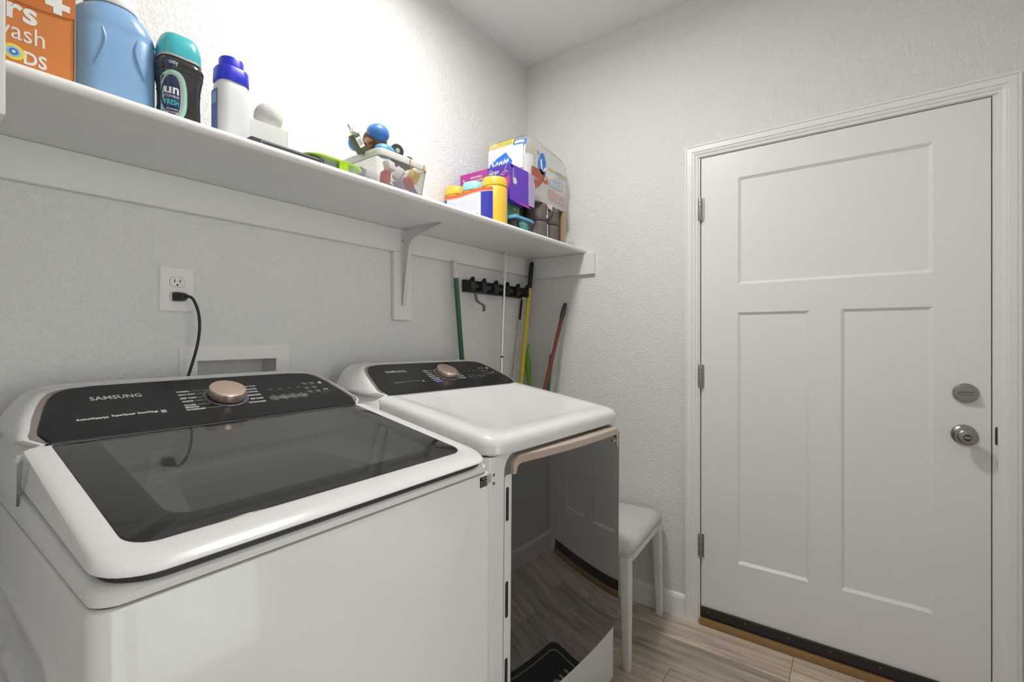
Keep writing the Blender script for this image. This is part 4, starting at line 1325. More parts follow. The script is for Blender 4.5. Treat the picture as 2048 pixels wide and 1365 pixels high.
oval_label(-.019, 1.786, .0245, .052, 'mint', .0006)
oval_label(-.0205, 1.786, .0195, .046, 'greyl', .0010)
oval_label(-.0225, 1.785, .0150, .042, 'navy', .0014)
oval_label(-.026, 1.850, .0105, .010, 'navy', .0010)
kt = lambda u, v: kfront(u - .006, v, .0019)
text('un', kt, -.0290, -.0045, 1.787, 1.802, 'ink', sb_body, bold=.001)
text('STOPABLES', kt, -.0300, -.0040, 1.779, 1.7845, 'ink', sb_body)
text('FRESH', kt, -.0285, -.0050, 1.763, 1.7750, 'teal', sb_body, bold=.0003)
text('IN-WASH', kt, -.0260, -.0070, 1.752, 1.756, 'ink', sb_body)
text('BOOSTER', kt, -.0260, -.0070, 1.745, 1.749, 'ink', sb_body)
text('owny', lambda u, v: kfront(u, v, .0016), -.0300, -.0140, 1.8460, 1.8560, 'ink', sb_body)

# ------------------------------------------------------------------ white bottle with blue cap
wx, wy = -1.6555, -0.262
wb = thing('white_bottle', 'white plastic bottle with a bright blue stepped cap', 'bottle', (wx, wy, Z0))
wprof = [(Z0, .030), (Z0 + .004, .034), (1.74, .0355), (1.80, .0360), (1.845, .0355), (1.862, .0335), (1.872, .0300)]
mb = MB()
mb.loft([sect(wx, wy, z, h, h * .86, h * .62) for z, h in wprof])
wbb = mb.build('bottle_body', 'wbottle', wb, smooth=60)
MB().loft([[(wx - .0362 * k, wy + y * .8, z) for y, z in rr(-.016, .022, 1.735, 1.845, .006, 3)] for k in (.98, 1.006)]).build('side_label', 'pblue', wbb)
MB().loft([[(wx - .0366, wy + y * .8, z) for y, z in rr(-.012, .018, 1.812, 1.838, .004, 3)], [(wx - .0369, wy + y * .8, z) for y, z in rr(-.012, .018, 1.812, 1.838, .004, 3)]]).build('label_patch', 'plblue', wbb)
MB().loft([sect(wx, wy, z, h, h * .88, h * .7) for z, h in ((1.866, .0355), (1.868, .0362), (1.897, .0350), (1.901, .0330))]).build('cap_collar', 'bluecap', wb, smooth=50)
MB().loft([sect(wx, wy, z, h, h * .92, h * .85) for z, h in ((1.900, .0262), (1.923, .0258), (1.926, .0245))]).build('cap_top', 'bluecap', wb, smooth=50)

# ------------------------------------------------------------------ white carton with a wool ball on it
MBX = (-1.607, -1.508, -0.245, -0.135, Z0, 1.8155)
o = thing('white_carton', 'small plain white carton under the wool ball', 'carton', (-1.557, -.19, Z0))
MB().box(*MBX, .001, 1).build('carton_body', 'wbox', o, smooth=0)
MB().box(MBX[1] - .0008, MBX[1] + .0008, MBX[2] + .001, MBX[3] - .001, Z0 + .002, MBX[5] - .002).build('carton_end', 'charbox', o, smooth=0)
bm = bmesh.new()
bmesh.ops.create_icosphere(bm, subdivisions=4, radius=.0355)
me = bpy.data.meshes.new('dryer_ball')
rnd = random.Random(3)
for v in bm.verts:
    v.co *= 1 + .012 * math.sin(v.co.x * 160) * math.cos(v.co.z * 140 + 1)
bm.to_mesh(me)
bm.free()
me.materials.append(M['felt'])
me.polygons.foreach_set('use_smooth', [True] * len(me.polygons))
o = bpy.data.objects.new('dryer_ball', me)
C.objects.link(o)
o.location = (-1.538, -0.205, 1.8155 + .0352)
tag(o, 'pale grey wool dryer ball resting on the white carton', 'dryer ball')

# ------------------------------------------------------------------ flat charcoal box with a white printed frame
o = thing('flat_box', 'flat charcoal box with a thin white frame line at the shelf edge', 'box', (-1.55, -.28, Z0))
fb = MB().box(-1.642, -1.4555, -0.332, -0.250, Z0, 1.7350, .001, 1).build('box_lid', 'charbox', o, smooth=0)
fl = lambda u, v: (u, -.3324, v)
for (a, b2, c, d) in ((-1.618, -1.461, 1.7318, 1.7326), (-1.618, -1.461, 1.7155, 1.7163), (-1.618, -1.6172, 1.7155, 1.7326), (-1.4618, -1.461, 1.7155, 1.7326)):
    quad_print(fl, [(a, c), (b2, c), (b2, d), (a, d)], 'ink', fb, name='frame_line')

# ------------------------------------------------------------------ glass container with lime lid
gc = thing('food_container', 'clear container with a lime green rim and side latch', 'container', (-1.40, -.255, Z0))
cxa, cxb, cya, cyb = -1.4960, -1.3230, -0.335, -0.190
gr_ = lambda e: rr(cxa + e, cxb - e, cya + e, cyb - e, .045, 6)
MB().loft([[(x, y, z) for x, y in gr_(e)] for e, z in ((.014, Z0), (.008, Z0 + .003), (.002, 1.7405), (.0, 1.7420))], cap1=False).build('glass_bowl', 'cglass', gc, smooth=50)
mb = MB()
mb.loft([[(x, y, z) for x, y in gr_(e)] for e, z in ((.004, 1.7422), (-.003, 1.7428), (-.003, 1.7470), (.0, 1.7485), (.006, 1.7480), (.010, 1.7455))])
cl = mb.build('lid', 'limelid', gc, smooth=50)
MB().loft([[(x, y, z) for x, y in gr_(.0055)] for z in (1.7205, 1.7235)], cap0=False, cap1=False).build('seal_ring', 'dgreen', gc)
MB().loft([[(-1.399 + x, cya - d, z) for x, z in rr(-.014, .014, 1.7165, 1.7445, .003, 3)] for d in (.0005, .0045)]).build('latch', 'limelid', cl)

# ------------------------------------------------------------------ white mesh basket
bkx0, bkx1, bky0, bky1, bkz = -1.262, -1.062, -0.318, -0.120, 1.838
bk = thing('mesh_basket', 'white perforated metal basket full of small toys', 'basket', (-1.16, -.22, Z0))
TP = .012


def bcorner(t):
    e = TP * (1 - t)
    return bkx0 + e, bkx1 - e, bky0 + e, bky1 - e


NC, NV = 0, 26
bm = bmesh.new()
rows = []
for j in range(NV + 1):
    t = j / NV
    a, b2, c, d = bcorner(t)
    z = Z0 + .002 + (bkz - .020 - Z0 - .002) * t
    row = []
    base_ = rr(a, b2, c, d, .020, 5)
    # resample the outline evenly
    L = [0]
    for p, q in zip(base_, base_[1:] + base_[:1]):
        L.append(L[-1] + math.hypot(q[0] - p[0], q[1] - p[1]))
    N_ = 176
    k = 0
    cl_ = base_ + [base_[0]]
    for i in range(N_):
        s_ = L[-1] * ((i + (.5 if j % 2 else 0)) / N_ % 1.0)
        while k > 0 and L[k] > s_:
            k -= 1
        while L[k + 1] < s_:
            k += 1
        u = (s_ - L[k]) / (L[k + 1] - L[k])
        row.append(bm.verts.new((cl_[k][0] + (cl_[k + 1][0] - cl_[k][0]) * u, cl_[k][1] + (cl_[k + 1][1] - cl_[k][1]) * u, z)))
        if i == N_ - 1:
            k = 0
    rows.append(row)
for j in range(NV):
    n_ = len(rows[0])
    for i in range(n_):
        if j % 2 == 0:
            # diamonds: triangles pair; keep simple slanted quads
            bm.faces.new((rows[j][i], rows[j][(i + 1) % n_], rows[j + 1][i]))
            bm.faces.new((rows[j][(i + 1) % n_], rows[j + 1][(i + 1) % n_], rows[j + 1][i]))
        else:
            bm.faces.new((rows[j][i], rows[j][(i + 1) % n_], rows[j + 1][(i + 1) % n_]))
            bm.faces.new((rows[j][i], rows[j + 1][(i + 1) % n_], rows[j + 1][i]))
me = bpy.data.meshes.new('mesh_side')
bm.to_mesh(me)
bm.free()
me.materials.append(M['bwire'])
side = bpy.data.objects.new('mesh_side', me)
C.objects.link(side)
side.parent = bk
side.matrix_parent_inverse = parent_matrix(bk).inverted()
side['kind'] = 'stuff'
wm = side.modifiers.new('wire', 'WIREFRAME')
wm.thickness = .0008
wm.use_even_offset = False
# smooth top band, deeper dip on the front side
mb = MB()


def band(e, z_of):
    return [(x, y, z_of(x, y)) for x, y in rr(bkx0 - e, bkx1 + e, bky0 - e, bky1 + e, .022, 6)]


mb.loft([band(-.002, lambda x, y: bkz - .022), band(.0012, lambda x, y: bkz - .021), band(.0022, lambda x, y: bkz - .002), band(.0005, lambda x, y: bkz), band(-.002, lambda x, y: bkz - .002), band(-.003, lambda x, y: bkz - .022)], cap0=False, cap1=False)
mb.build('rim_band', 'brim', bk, smooth=60)
MB().loft([[(x, y, z) for x, y in rr(bkx0 + TP, bkx1 - TP, bky0 + TP, bky1 - TP, .018, 5)] for z in (Z0, Z0 + .0015)]).build('basket_bottom', 'bwire', bk)

# ---- things in the basket
GP = 'small toys in the white basket'


def ball_mesh(c, r3, sub=3, m_='tblue', name='toy_ball', parent=None):
    bm = bmesh.new()
    bmesh.ops.create_icosphere(bm, subdivisions=sub, radius=1)
    me = bpy.data.meshes.new(name)
    for v in bm.verts:
        v.co = Vector((v.co.x * r3[0] + c[0], v.co.y * r3[1] + c[1], v.co.z * r3[2] + c[2]))
    bm.to_mesh(me)
    bm.free()
    me.materials.append(M[m_])
    me.polygons.foreach_set('use_smooth', [True] * len(me.polygons))
    o = bpy.data.objects.new(name, me)
    C.objects.link(o)
    if parent:
        o.parent = parent
        if parent.type == 'EMPTY':
            o.matrix_parent_inverse = parent_matrix(parent).inverted()
    return o


# plain rounded toy: blue dome on a brown base, with a brown knob (generic shape)
tb = thing('toy_dome', 'blue domed plastic toy with brown base on top of basket', 'toy', (-1.205, -.215, 1.84), group=GP)
ball_mesh((-1.2015, -.232, 1.9195), (.037, .034, .030), 3, 'tblue', 'dome', tb)
ball_mesh((-1.198, -.212, 1.9020), (.040, .036, .034), 3, 'tbrown', 'dome_base', tb)
MB().tube([(-1.170, -.212, 1.925), (-1.158, -.210, 1.943), (-1.156, -.208, 1.957)], [.012, .009, .002], 8).build('knob', 'tbrown', tb)
MB().tube([(-1.225, -.225, 1.885), (-1.245, -.235, 1.880), (-1.256, -.238, 1.868), (-1.245, -.23, 1.845)], [.014, .012, .010, .010], 8).build('arm', 'tbrown', tb)
o = ball_mesh((-1.205, -.270, 1.852), (.037, .026, .022), 3, 'tsky', 'toy_lump')
tag(o, 'sky blue moulded toy lying at the front rim of the basket', 'toy', GP)
o = ball_mesh((-1.268, -.205, 1.872), (.022, .020, .024), 3, 'tblue', 'toy_bead')
tag(o, 'small blue round toy between the olive gadget and domed toy', 'toy', GP)
# olive gadget with white label and metal nozzle
og = thing('olive_gadget', 'olive green gadget with a white label and silver nozzle', 'toy', (-1.285, -.235, 1.85), group=GP)
tilt = Matrix.Translation((-1.288, -.240, 1.865)) @ Matrix.Rotation(R(-38), 4, 'Y')


def tmb(mb, mt):
    mb.v = [tuple(mt @ Vector(p)) for p in mb.v]
    return mb


tmb(MB().box(-.014, .014, -.012, .012, -.038, .020, .003, 2), tilt).build('gadget_body', 'olive', og)
tmb(MB().box(-.010, .010, -.0128, -.0122, -.022, .008), tilt).build('gadget_label', 'ink', og, smooth=0)
tmb(MB().box(-.006, .006, -.0133, -.0129, -.016, .002), tilt).build('label_bars', 'greyl', og, smooth=0)
tmb(MB().lathe([(.010, .020), (.010, .026), (.006, .028), (.006, .036), (.003, .037), (.003, .050)], (0, 0, 0), 12), tilt).build('nozzle', 'chrome', og)
# toy truck: cab block and wheels
tt = thing('toy_truck', 'black toy truck with chunky grey-hubbed wheels in the basket', 'toy', (-1.125, -.24, 1.80), group=GP)
for (x, y, z, r_) in ((-1.150, -.262, 1.872, .023), (-1.105, -.268, 1.845, .021), (-1.120, -.215, 1.862, .020)):
    wv = MB().lathe([(r_ * .35, -.009), (r_ * .85, -.009), (r_, -.005), (r_, .005), (r_ * .85, .009), (r_ * .35, .009)], n=18, fn=lambda a, b2, c, x=x, y=y, z=z: (x + a * .92 + c * .3, y + c * .9 - a * .3, z + b2)).build('wheel', 'tyre', tt)
    MB().lathe([(.0001, -.0098), (r_ * .34, -.0098), (r_ * .40, -.007)], n=12, fn=lambda a, b2, c, x=x, y=y, z=z: (x + a * .92 + c * .3, y + c * .9 - a * .3, z + b2)).build('hub', 'hub', wv)
tmb(MB().box(-.030, .030, -.016, .016, -.012, .010, .003, 2), Matrix.Translation((-1.118, -.238, 1.850)) @ Matrix.Rotation(R(28), 4, 'Y')).build('chassis', 'tyre', tt)
tmb(MB().box(-.014, .014, -.013, .013, .008, .022, .003, 2), Matrix.Translation((-1.118, -.238, 1.850)) @ Matrix.Rotation(R(28), 4, 'Y')).build('cab', 'tgrn', tt)
# gold wire hoop over the front rim
hp = [(-1.118 + .030 * math.cos(R(a)), -.3245 - .002 * math.sin(R(a)), 1.826 + .030 * math.sin(R(a))) for a in range(165, 376, 12)]
hoop = MB().tube(hp, .0016, 8).build('wire_hoop', 'gold')
tag(hoop, 'thin gold wire hoop hooked over the basket front', 'wire hoop')
# loose coloured toys behind the mesh
rnd = random.Random(11)
desc = [('tred', 'red'), ('tyel', 'yellow'), ('tpur', 'lilac'), ('tblue', 'blue'), ('tgrn', 'green'), ('capw', 'white')]
spots = [(-1.215, -.285, 1.765, 0, 'behind the left front mesh'), (-1.165, -.290, 1.745, 2, 'low behind the middle of the front mesh'), (-1.120, -.285, 1.770, 0, 'right of centre behind the front mesh'),
         (-1.090, -.275, 1.800, 1, 'under the gold wire hoop'), (-1.235, -.235, 1.750, 3, 'low behind the left side mesh'), (-1.095, -.285, 1.740, 3, 'low at the right front corner of the basket'),
         (-1.235, -.185, 1.790, 2, 'high behind the left side mesh'), (-1.150, -.270, 1.795, 5, 'high behind the middle of the front mesh'), (-1.200, -.250, 1.740, 1, 'at the bottom left of the basket'),
         (-1.150, -.205, 1.760, 4, 'in the middle of the basket'), (-1.205, -.190, 1.745, 0, 'at the back left of the basket'), (-1.105, -.200, 1.765, 2, 'at the back right of the basket'),
         (-1.195, -.280, 1.805, 5, 'just under the rim at the left front')]
seen = {}
for (x, y, z, ci, where) in spots:
    mk, cn = desc[ci]
    mt = Matrix.Translation((x, y, z)) @ Matrix.Rotation(rnd.uniform(0, 3), 4, 'Z') @ Matrix.Rotation(rnd.uniform(-.6, .6), 4, 'X')
    a, b2, c = rnd.uniform(.012, .017), rnd.uniform(.010, .014), rnd.uniform(.014, .022)
    o = tmb(MB().box(-a, a, -b2, b2, -c, c, .004, 2), mt).build('toy_block', mk)
    tag(o, '%s toy block %s' % (cn, where), 'toy', GP)

# ------------------------------------------------------------------ three-pack of wipes canisters
wpx = -0.669
wp = thing('wipes_pack', 'shrink-wrapped three-pack of wipes canisters with yellow and teal lids', 'wipes', (wpx, -.19, Z0))
CR = .051
ycs = [(-.292, 'wyellow'), (-.186, 'wteal'), (-.082, 'wyellow')]
for yc, mk in ycs:
    cn = MB().lathe([(CR - .003, Z0), (CR, Z0 + .003), (CR, 1.862), (CR - .002, 1.866), (CR - .004, 1.868)], (wpx, yc, 0), 32).build('canister', 'wyellow' if mk == 'wyellow' else 'wyellow', wp)
    MB().lathe([(CR - .002, 1.868), (CR + .0005, 1.871), (CR + .0005, 1.896), (CR - .004, 1.904), (CR - .012, 1.9065), (.0001, 1.9065)], (wpx, yc, 0), 32).build('canister_lid', mk, cn)
    if yc < -.2:
        n_ = 8
        vs, fs = [], []
        for i in range(n_ + 1):
            a = R(-72 + 40 * i / n_)
            for z, k in ((1.722, .5), (1.74, .9), (1.85, 1), (1.872, .6), (1.878, .3)):
                aa = R(-52) + (a - R(-52)) * k
                vs.append((wpx + (CR + .0006) * math.cos(aa), yc + (CR + .0006) * math.sin(aa), z))
        for i in range(n_):
            for j in range(4):
                p = i * 5 + j
                fs.append((p, p + 5, p + 6, p + 1))
        MB().add(vs, fs).build('side_label', 'winfo', cn)
# printed sleeve hugging the -X side of the row
sx_ = wpx - CR - .0012


def sleeve(name, y0, y1, zf0, zf1, m_, off=0.0, n_=30):
    vs, fs = [], []
    for i in range(n_ + 1):
        y = y0 + (y1 - y0) * i / n_
        # outline: flat between, rounding at both ends
        x = sx_
        for ye, sgn in ((-.292, -1), (-.082, 1)):
            dy = (y - ye) * sgn
            if dy > 0:
                x = wpx - math.sqrt(max(1e-6, (CR + .0012) ** 2 - min(dy, CR + .0011) ** 2))
        dz0, dz1 = zf0(y), zf1(y)
        vs += [(x - off, y, dz0), (x - off, y, dz1)]
    for i in range(n_):
        fs.append((2 * i, 2 * i + 2, 2 * i + 3, 2 * i + 1))
    return MB().add(vs, fs).build(name, m_, wp, smooth=60)


wave = lambda y: 1.858 + .0035 * math.sin((y + .29) * 30)
sleeve('sleeve_blue_field', -.318, -.034, lambda y: Z0 + .002, lambda y: wave(y) - .012, 'wblue')
sleeve('sleeve_red_band', -.318, -.034, lambda y: wave(y) - .011, lambda y: wave(y) + .004, 'wred', .0003)
sleeve('sleeve_white_edge', -.318, -.034, lambda y: wave(y) - .0125, lambda y: wave(y) - .0105, 'paper', .0004)
inf = sleeve('sleeve_info_panel', -.262, -.075, lambda y: Z0 + .003, lambda y: wave(y) - .014, 'winfo', .0007)
sl_f = lambda u, v: (sx_ - .0012, -u, v)
for k in range(7):
    for q in range(3):
        text('disinfect and clean', sl_f, .088 + q * .055, .135 + q * .055, 1.770 + k * .009, 1.7735 + k * .009, 'pfaded', inf)
for k in range(2):
    text('88', sl_f, .238 - .012, .238 + .010, 1.752 - k * .02, 1.764 - k * .02, 'greyl' if k else 'slot', inf)
text('WIPES', sl_f, .222, .252, 1.723, 1.730, 'slot', inf)

# ------------------------------------------------------------------ purple carton of mop pads lying on the green carton
PX0, PX1, PY0, PY1, PZ0, PZ1 = -0.600, -0.462, -0.318, -0.042, 1.8385, 1.988
pb = thing('mop_pad_carton', 'purple and magenta carton of floor mop pads lying on its side', 'carton', ((PX0 + PX1) / 2, -.18, PZ0))
pbb = MB().box(PX0, PX1, PY0, PY1, PZ0, PZ1, .001, 1).build('carton_body', 'ppurple', pb, smooth=0)
pl = lambda u, v: (PX0 - .0005, u, v)
plr = lambda off: (lambda u, v: (PX0 - off, -u, v))
quad_print(plr(.0005), [(-PY1, PZ0), (-PY0, PZ0), (-PY0, PZ1), (-PY1, PZ1)], 'pdark', pbb)
quad_print(plr(.0009), [(.043, PZ0 + .04), (.318, PZ0 + .100), (.318, PZ0 + .065), (.30, PZ0), (.043, PZ0)], 'pmag', pbb)
quad_print(plr(.0010), [(.043, PZ1), (.200, PZ1), (.200, PZ1 - .055), (.043, PZ1 - .085)], 'pmag', pbb)
quad_print(plr(.0011), [(.043, PZ1 - .082), (.200, PZ1 - .058), (.200, PZ1 - .095), (.043, PZ1 - .125)], 'ppurple', pbb)
P3 = plr(.0018)
text('WETJET', P3, .206, .262, 1.9510, 1.9660, 'ink', pbb, bold=.0007)
text('swiffer', P3, .207, .230, 1.9700, 1.9765, 'ink', pbb)
text('SAFE ON WOOD &', P3, .104, .168, 1.9600, 1.9690, 'ink', pbb, bold=.0003)
text('ALL FINISHED FLOORS*', P3, .088, .176, 1.9460, 1.9545, 'ink', pbb, bold=.0003)
text('MULTI-SURFACE PADS', P3, .228, .300, 1.9120, 1.9200, 'ink', pbb)
quad_print(P3, [(.060, 1.965), (.066, 1.965), (.078, 1.915), (.072, 1.915)], 'ink', pbb, name='mop_picture')
quad_print(P3, [(.062, 1.915), (.085, 1.910), (.090, 1.880), (.066, 1.886)], 'ink', pbb, name='mop_picture')
quad_print(plr(.0024), [(.068, 1.907), (.080, 1.904), (.082, 1.890), (.070, 1.893)], 'slot', pbb, name='mop_picture')
quad_print(P3, [(.266, 1.948), (.292, 1.963), (.312, 1.955), (.286, 1.941)], 'plil', pbb, name='pad_picture')
quad_print(plr(.0024), [(.271, 1.949), (.291, 1.9605), (.307, 1.9545), (.287, 1.943)], 'pmag', pbb, name='pad_picture')
quad_print(plr(.0024), [(.289, 1.957), (.292, 1.957), (.304, 1.985), (.301, 1.985)], 'plil', pbb, name='pad_picture')
pf = lambda u, v: (u, PY0 - .0006, v)
text('24 PADS', lambda u, v: pf(PX0 + .030 - (v - 1.96), 1.96 - (u - PX0)), PX0 - .012, PX0 + .028, 1.96, 1.972, 'ink', pbb)
quad_print(pf, [(PX0 + .020, 1.930), (PX0 + .032, 1.938), (PX0 + .044, 1.934), (PX0 + .050, 1.918), (PX0 + .040, 1.908), (PX0 + .024, 1.910)], 'ink', pbb, name='pad_icon')
MB().lathe([(.006, 0), (.0001, .0002)], n=14, fn=lambda x, y, z: pf(PX0 + .014 + x, 1.980 + y)).build('round_icon', 'ink', pbb)
# torn lilac end flaps
mb = MB()
tear = [(PY0 - .001, PZ1 - .006), (PY0 + .004, PZ1 - .030), (PY0 - .002, PZ1 - .050), (PY0 + .006, PZ1 - .080), (PY0, PZ1 - .110), (PY0 + .003, PZ0 + .004)]
mb.loft([[(PX1 + dx, y, z) for y, z in tear] + [(PX1 + dx + .03, y - .012, z - .006) for y, z in reversed(tear)] for dx in (.0005, .0015)])
mb.build('torn_flap', 'plil', pb, smooth=0)
MB().loft([[(PX0 + .02 + dx, PY0 + dy, PZ0 - .0005 - dz), (PX1 - .002 + dx, PY0 + dy, PZ0 - .0005 - dz), (PX1 + .006 + dx, PY0 - .010 + dy, PZ0 - .014 - dz), (PX0 + .06 + dx, PY0 - .012 + dy, PZ0 - .012 - dz)] for dx, dy, dz in ((0, 0, 0), (0, 0, .001))]).build('bottom_flap', 'pmag', pb, smooth=0)

# ------------------------------------------------------------------ green carton below and wet-cloth tub in front
gb = thing('green_carton', 'green printed carton under the purple mop pad carton', 'carton', (-.53, -.17, Z0))
gbb = MB().box(-.596, -.470, -.276, -.060, Z0, 1.8380, .001, 1).build('carton_body', 'gbox', gb, smooth=0)
gf = lambda u, v: (u, -.2765, v)
quad_print(gf, [(-.512, 1.775), (-.478, 1.775), (-.478, 1.806), (-.512, 1.806)], 'paper', gbb, name='barcode_field')
for k in range(9):
    quad_print(lambda u, v: (u, -.2769, v), [(-.510 + k * .0035, 1.777), (-.5085 + k * .0035, 1.777), (-.5085 + k * .0035, 1.804), (-.510 + k * .0035, 1.804)], 'slot', gbb, name='barcode_bar')
text('REFILL', gf, -.520, -.478, 1.815, 1.826, 'ink', gbb)
tu = thing('cloth_tub', 'small clear tub with blue lid and teal label behind the wipes', 'tub', (-.53, -.318, Z0))
t0 = lambda e: rr(-.606 + e, -.474 - e, -.352 + e, -.282 - e, .012, 4)
MB().loft([[(x, y, z) for x, y in t0(e)] for e, z in ((.006, Z0), (.001, 1.754))], cap1=False).build('tub_body', 'tubc', tu)
MB().loft([[(x, y, z) for x, y in t0(e)] for e, z in ((.012, Z0 + .001), (.008, 1.745))]).build('folded_cloths', 'gripg', tu)
MB().loft([[(x, y, z) for x, y in t0(e)] for e, z in ((-.004, 1.7545), (-.005, 1.758), (-.004, 1.765), (.004, 1.770), (.010, 1.7705))]).build('tub_lid', 'tublid', tu)
lbp = [(-.548 + .036 * math.cos(R(a)), 1.7315 + .021 * math.sin(R(a))) for a in range(0, 360, 15)]
tl = MB().loft([[(x, y, z) for x, z in lbp] for y in (-.3525, -.3521)]).build('tub_label', 'tealp', tu, smooth=0)
text('swiffer', lambda u, v: (u, -.3529, v), -.568, -.526, 1.7350, 1.7450, 'ink', tl)
text('wet', lambda u, v: (u, -.3529, v), -.558, -.536, 1.7240, 1.7310, 'ink', tl)

# ------------------------------------------------------------------ torn cardboard case with brown-wrapped rolls
cb = thing('cardboard_case', 'torn-open brown cardboard case holding wrapped rolls at the shelf end', 'box', (-.28, -.2, Z0))
CX0, CX1, CY0_, CY1_, CZ1 = -0.395, -0.160, -0.335, -0.115, 1.878
MB().box(CX0, CX1, CY0_ + .01, CY1_, Z0, Z0 + .002).build('case_floor', 'card', cb, smooth=0)
MB().box(CX0, CX1, CY1_ - .003, CY1_, Z0 + .002, CZ1).build('case_back', 'card', cb, smooth=0)
rt = random.Random(5)
ed = [(CY0_ + rt.uniform(-.004, .004), Z0 + .002 + (CZ1 - Z0 - .002) * i / 14) for i in range(15)]
MB().loft([[(x, y, z) for y, z in ed] + [(x, CY1_ - .003, CZ1), (x, CY1_ - .003, Z0 + .002)] for x in (CX1 - .003, CX1)]).build('torn_side', 'card', cb, smooth=0)
tp = [(CX0 - .01 + (CX1 - CX0 + .012) * i / 10, -.318 + rt.uniform(-.006, .004)) for i in range(11)]
MB().loft([[(x, y, z) for x, y in tp] + [(CX1, CY1_, z), (CX0 - .01, CY1_, z)] for z in (1.8785, 1.8815)]).build('case_top', 'card', cb, smooth=0)
MB().loft([[(-.300 + x, -.325 - d, z) for x, z in ((-.03, 1.880), (.03, 1.880), (.022, 1.858), (-.010, 1.862))] for d in (0, .002)]).build('hanging_tab', 'wbox', cb, smooth=0)
rolls = [(-.333, -.274, 0), (-.333, -.274, 1), (-.2265, -.274, 0), (-.2265, -.274, 1), (-.333, -.171, 0), (-.333, -.171, 1), (-.2265, -.171, 0), (-.2265, -.171, 1)]
pos = {(0, 0, 0): 'bottom left', (0, 0, 1): 'top left', (1, 0, 0): 'bottom right', (1, 0, 1): 'top right'}
proto = None
for (x, y, k) in rolls:
    z = Z0 + .0024 + k * .0812
    nm = 'wrapped_roll'
    if proto is None:
        proto = MB().lathe([(.018, .001), (.047, .001), (.0515, .004), (.0520, .020), (.0515, .040), (.0520, .060), (.0510, .077), (.047, .0805), (.018, .0805)], (0, 0, 0), 28).build(nm, 'kraft', smooth=60)
        o = proto
    else:
        o = proto.copy()
        C.objects.link(o)
    o.location = (x, y, z)
    front = y < -.2
    side_ = 'left' if x < -.28 else 'right'
    lv = 'top' if k else 'bottom'
    tag(o, ('%s %s grey-brown wrapped roll at the front of the cardboard case' if front else '%s %s grey-brown wrapped roll hidden at the back of the case') % (lv, side_), 'paper roll', 'wrapped rolls in the cardboard case')
    if front and side_ == 'left':
        # white paper seam strip and round dot on the wrapper
        for (xx, w_, h_) in ((.026, .0035, .024 if k else .030),):
            yy = -math.sqrt(.0524 ** 2 - xx ** 2)
            MB().box(xx - w_, xx + w_, yy - .0012, yy + .004, .042 - h_, .042 + h_).build('paper_seam', 'paper', o, False, smooth=0)
        if k:
            MB().lathe([(.007, 0), (.0001, .0006)], n=16, fn=lambda a_, b3, z3: (.012 + a_, -.0524 - z3, .022 + b3)).build('dot_sticker', 'paper', o, False)
# ------------------------------------------------------------------ plastic pack of toilet rolls
BGX0, BGX1, BGY0, BGY1, BGZ0, BGZ1 = -0.432, -0.045, -0.292, -0.062, 1.8825, 2.186
tpk = thing('toilet_roll_pack', 'half-empty clear plastic pack of white toilet rolls in the corner', 'toilet paper', (-.24, -.18, BGZ0))
rt = random.Random(21)
mb = MB()
rings = []
NR = 14
for j in range(NR + 1):
    t = j / NR
    z = BGZ0 + (BGZ1 - BGZ0) * t
    ring_ = []
    for x, y in rr(BGX0, BGX1, BGY0, BGY1, .05, 8):
        u = (x - BGX0) / (BGX1 - BGX0)
        sag = .055 * max(0, u - .35) * (1 if t > .5 else 0) * (t - .5) * 2
        pin = 1 - .10 * max(0, t - .82) / .18
        cx_, cy_ = (BGX0 + BGX1) / 2, (BGY0 + BGY1) / 2
        wob = .0045 * math.sin(9 * u * 3.1 + 11 * t) * math.cos(17 * t + 30 * y)
        ring_.append((cx_ + (x - cx_) * pin + wob, cy_ + (y - cy_) * pin + wob + rt.uniform(-.0012, .0012), z - sag + rt.uniform(-.0012, .0012)))
    rings.append(ring_)
mb.loft(rings, cap0=True, cap1=True)
bag = mb.build('plastic_film', 'bag', tpk, smooth=80)
for (x, y, z) in ((-.372, -.232, 0), (-.372, -.124, 0), (-.372, -.232, 1), (-.372, -.124, 1), (-.262, -.124, 0), (-.15, -.124, 0)):
    zz_ = BGZ0 + .006 + z * .108
    r_ = MB().lathe([(.020, 0), (.050, 0), (.052, .003), (.052, .102), (.050, .105), (.020, .105)], (x, y, zz_), 28).build('toilet_roll', 'tissue', tpk)
    MB().lathe([(.020, .002), (.020, .103), (.0185, .103), (.0185, .002)], (x, y, zz_), 16).build('core', 'card', r_)


def bagface(u, v, off=.002):
    """left face of the pack: u = distance from the front edge along +Y, v = height."""
    y = BGY0 + u
    rr_ = .05
    x = BGX0
    if u < rr_:
        x = BGX0 + rr_ - math.sqrt(max(0, rr_ ** 2 - (rr_ - u) ** 2))
    t = (v - BGZ0) / (BGZ1 - BGZ0)
    pin = 1 - .10 * max(0, t - .82) / .18
    cx_ = (BGX0 + BGX1) / 2
    return (cx_ + (x - cx_) * pin - off - .004, y, v)


def bagfront(u, v, off=.004):
    return (u, BGY0 - off, v)


def grid_print(fn, u0, u1, v0, v1, m_, name='film_print', n_=8, top=None):
    vs, fs = [], []
    for i in range(n_ + 1):
        u = u0 + (u1 - u0) * i / n_
        for j in range(n_ + 1):
            vt = v1 if top is None else top(u)
            vs.append(fn(u, v0 + (vt - v0) * j / n_))
    for i in range(n_):
        for j in range(n_):
            p = i * (n_ + 1) + j
            fs.append((p, p + n_ + 1, p + n_ + 2, p + 1))
    return MB().add(vs, fs).build(name, m_, bag, smooth=60)


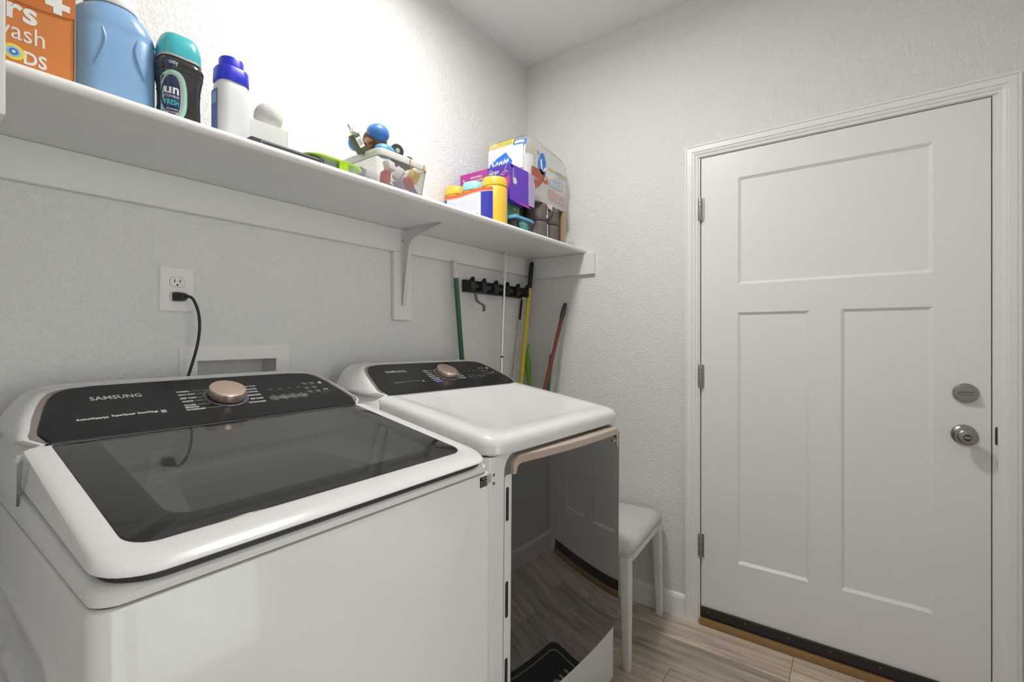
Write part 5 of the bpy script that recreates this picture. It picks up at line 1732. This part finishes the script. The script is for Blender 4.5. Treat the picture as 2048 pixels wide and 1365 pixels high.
WD = BGY1 - BGY0
BL = lambda u, v: bagface(WD - u, v, .0022)                    # u runs left to right as seen
BL2 = lambda u, v: bagface(WD - u, v, .0030)
grid_print(lambda u, v: bagface(WD - u, v, .0014), .010, .205, 2.031, 2.148, 'tissue', 'white_wrap')
grid_print(BL, .010, .150, 2.148, 2.176, 'pyellow', 'yellow_band')
grid_print(BL, .153, .215, 2.139, 2.164, 'pscott', 'blue_tab')
grid_print(BL2, .160, .206, 2.145, 2.159, 'paper', 'tab_window')
text('18', BL2, .022, .052, 2.150, 2.174, 'pscott', bag, bold=.002)
text('18', lambda u, v: bagface(WD - u, v, .0038), .022, .052, 2.150, 2.174, 'paper', bag, bold=.0005)
text('SOFT ROLLS', BL2, .062, .140, 2.164, 2.171, 'pblue', bag)
text('LAST LONGER', BL2, .062, .140, 2.153, 2.160, 'pblue', bag)
quad_print(BL, [(.018, 2.071), (.060, 2.096), (.115, 2.116), (.128, 2.096), (.150, 2.071), (.140, 2.034), (.018, 2.034)], 'pscott', bag, name='blue_logo_field')
text('Scott', BL2, .022, .122, 2.036, 2.102, 'paper', bag, slant=.25, bold=.0022)
# front face: torn rust patch, blue swirl, faded reverse print deeper inside
FB = lambda u, v: bagfront(u, v, .0035)
quad_print(FB, [(-.405, 1.955), (-.37, 1.945), (-.335, 1.965), (-.300, 2.000), (-.300, 2.045), (-.405, 2.040)], 'prust', bag, name='rust_patch')
quad_print(FB, [(-.350, 2.075), (-.325, 2.120), (-.300, 2.125), (-.280, 2.090), (-.284, 2.020), (-.320, 2.025), (-.352, 2.050)], 'pscott', bag, name='blue_swirl')
sw_ = smooth_path([(-.328, BGY0 - .0050, 2.090), (-.322, BGY0 - .0050, 2.055), (-.312, BGY0 - .0050, 2.040), (-.294, BGY0 - .0050, 2.044), (-.290, BGY0 - .0050, 2.060)], 2)
MB().tube(sw_, .0042, 6).build('white_swirl', 'paper', bag)
text('P', lambda u, v: bagfront(u, v, .0055), -.296, -.278, 1.998, 2.016, 'paper', bag, bold=.001)
quad_print(lambda u, v: bagfront(u, v, .0034), [(-.330, 2.025), (-.266, 2.020), (-.266, 1.990), (-.300, 1.985)], 'tred', bag, name='red_patch')
grid_print(FB, -.258, -.085, 2.058, 2.072, 'pfyel', 'faded_band')
text('18', lambda u, v: bagfront(-.345 - u, v, .0045), -.205, -.165, 2.054, 2.076, 'pfaded', bag, bold=.001)
quad_print(FB, [(-.262, 1.985), (-.262, 2.010), (-.150, 2.030), (-.128, 2.030), (-.128, 1.985)], 'pfaded', bag, name='faded_logo_field')
text('Scott', lambda u, v: bagfront(-.395 - u, v, .0050), -.260, -.145, 1.987, 2.022, 'paper', bag, bold=.001)
quad_print(lambda u, v: bagfront(u, v, .0030), [(-.262, 1.925), (-.10, 1.915), (-.10, 1.960), (-.262, 1.975)], 'pfpink', bag, name='faded_pink_field')
text('Free', lambda u, v: bagfront(-.36 - u, v, .0045), -.215, -.165, 1.948, 1.958, 'paper', bag)
text('Absorbs', lambda u, v: bagfront(-.36 - u, v, .0045), -.240, -.165, 1.928, 1.940, 'paper', bag)
for (a, b2, c, d, m_) in ((-.385, -.355, 2.115, 2.138, 'pyellow'), (-.350, -.330, 2.118, 2.132, 'pscott'), (-.320, -.285, 2.110, 2.122, 'pfyel')):
    quad_print(lambda u, v: bagfront(u, v, -.004), [(a, c), (b2, c - .008), (b2 + .004, d - .008), (a + .008, d)], m_, bag, name='crumpled_print')
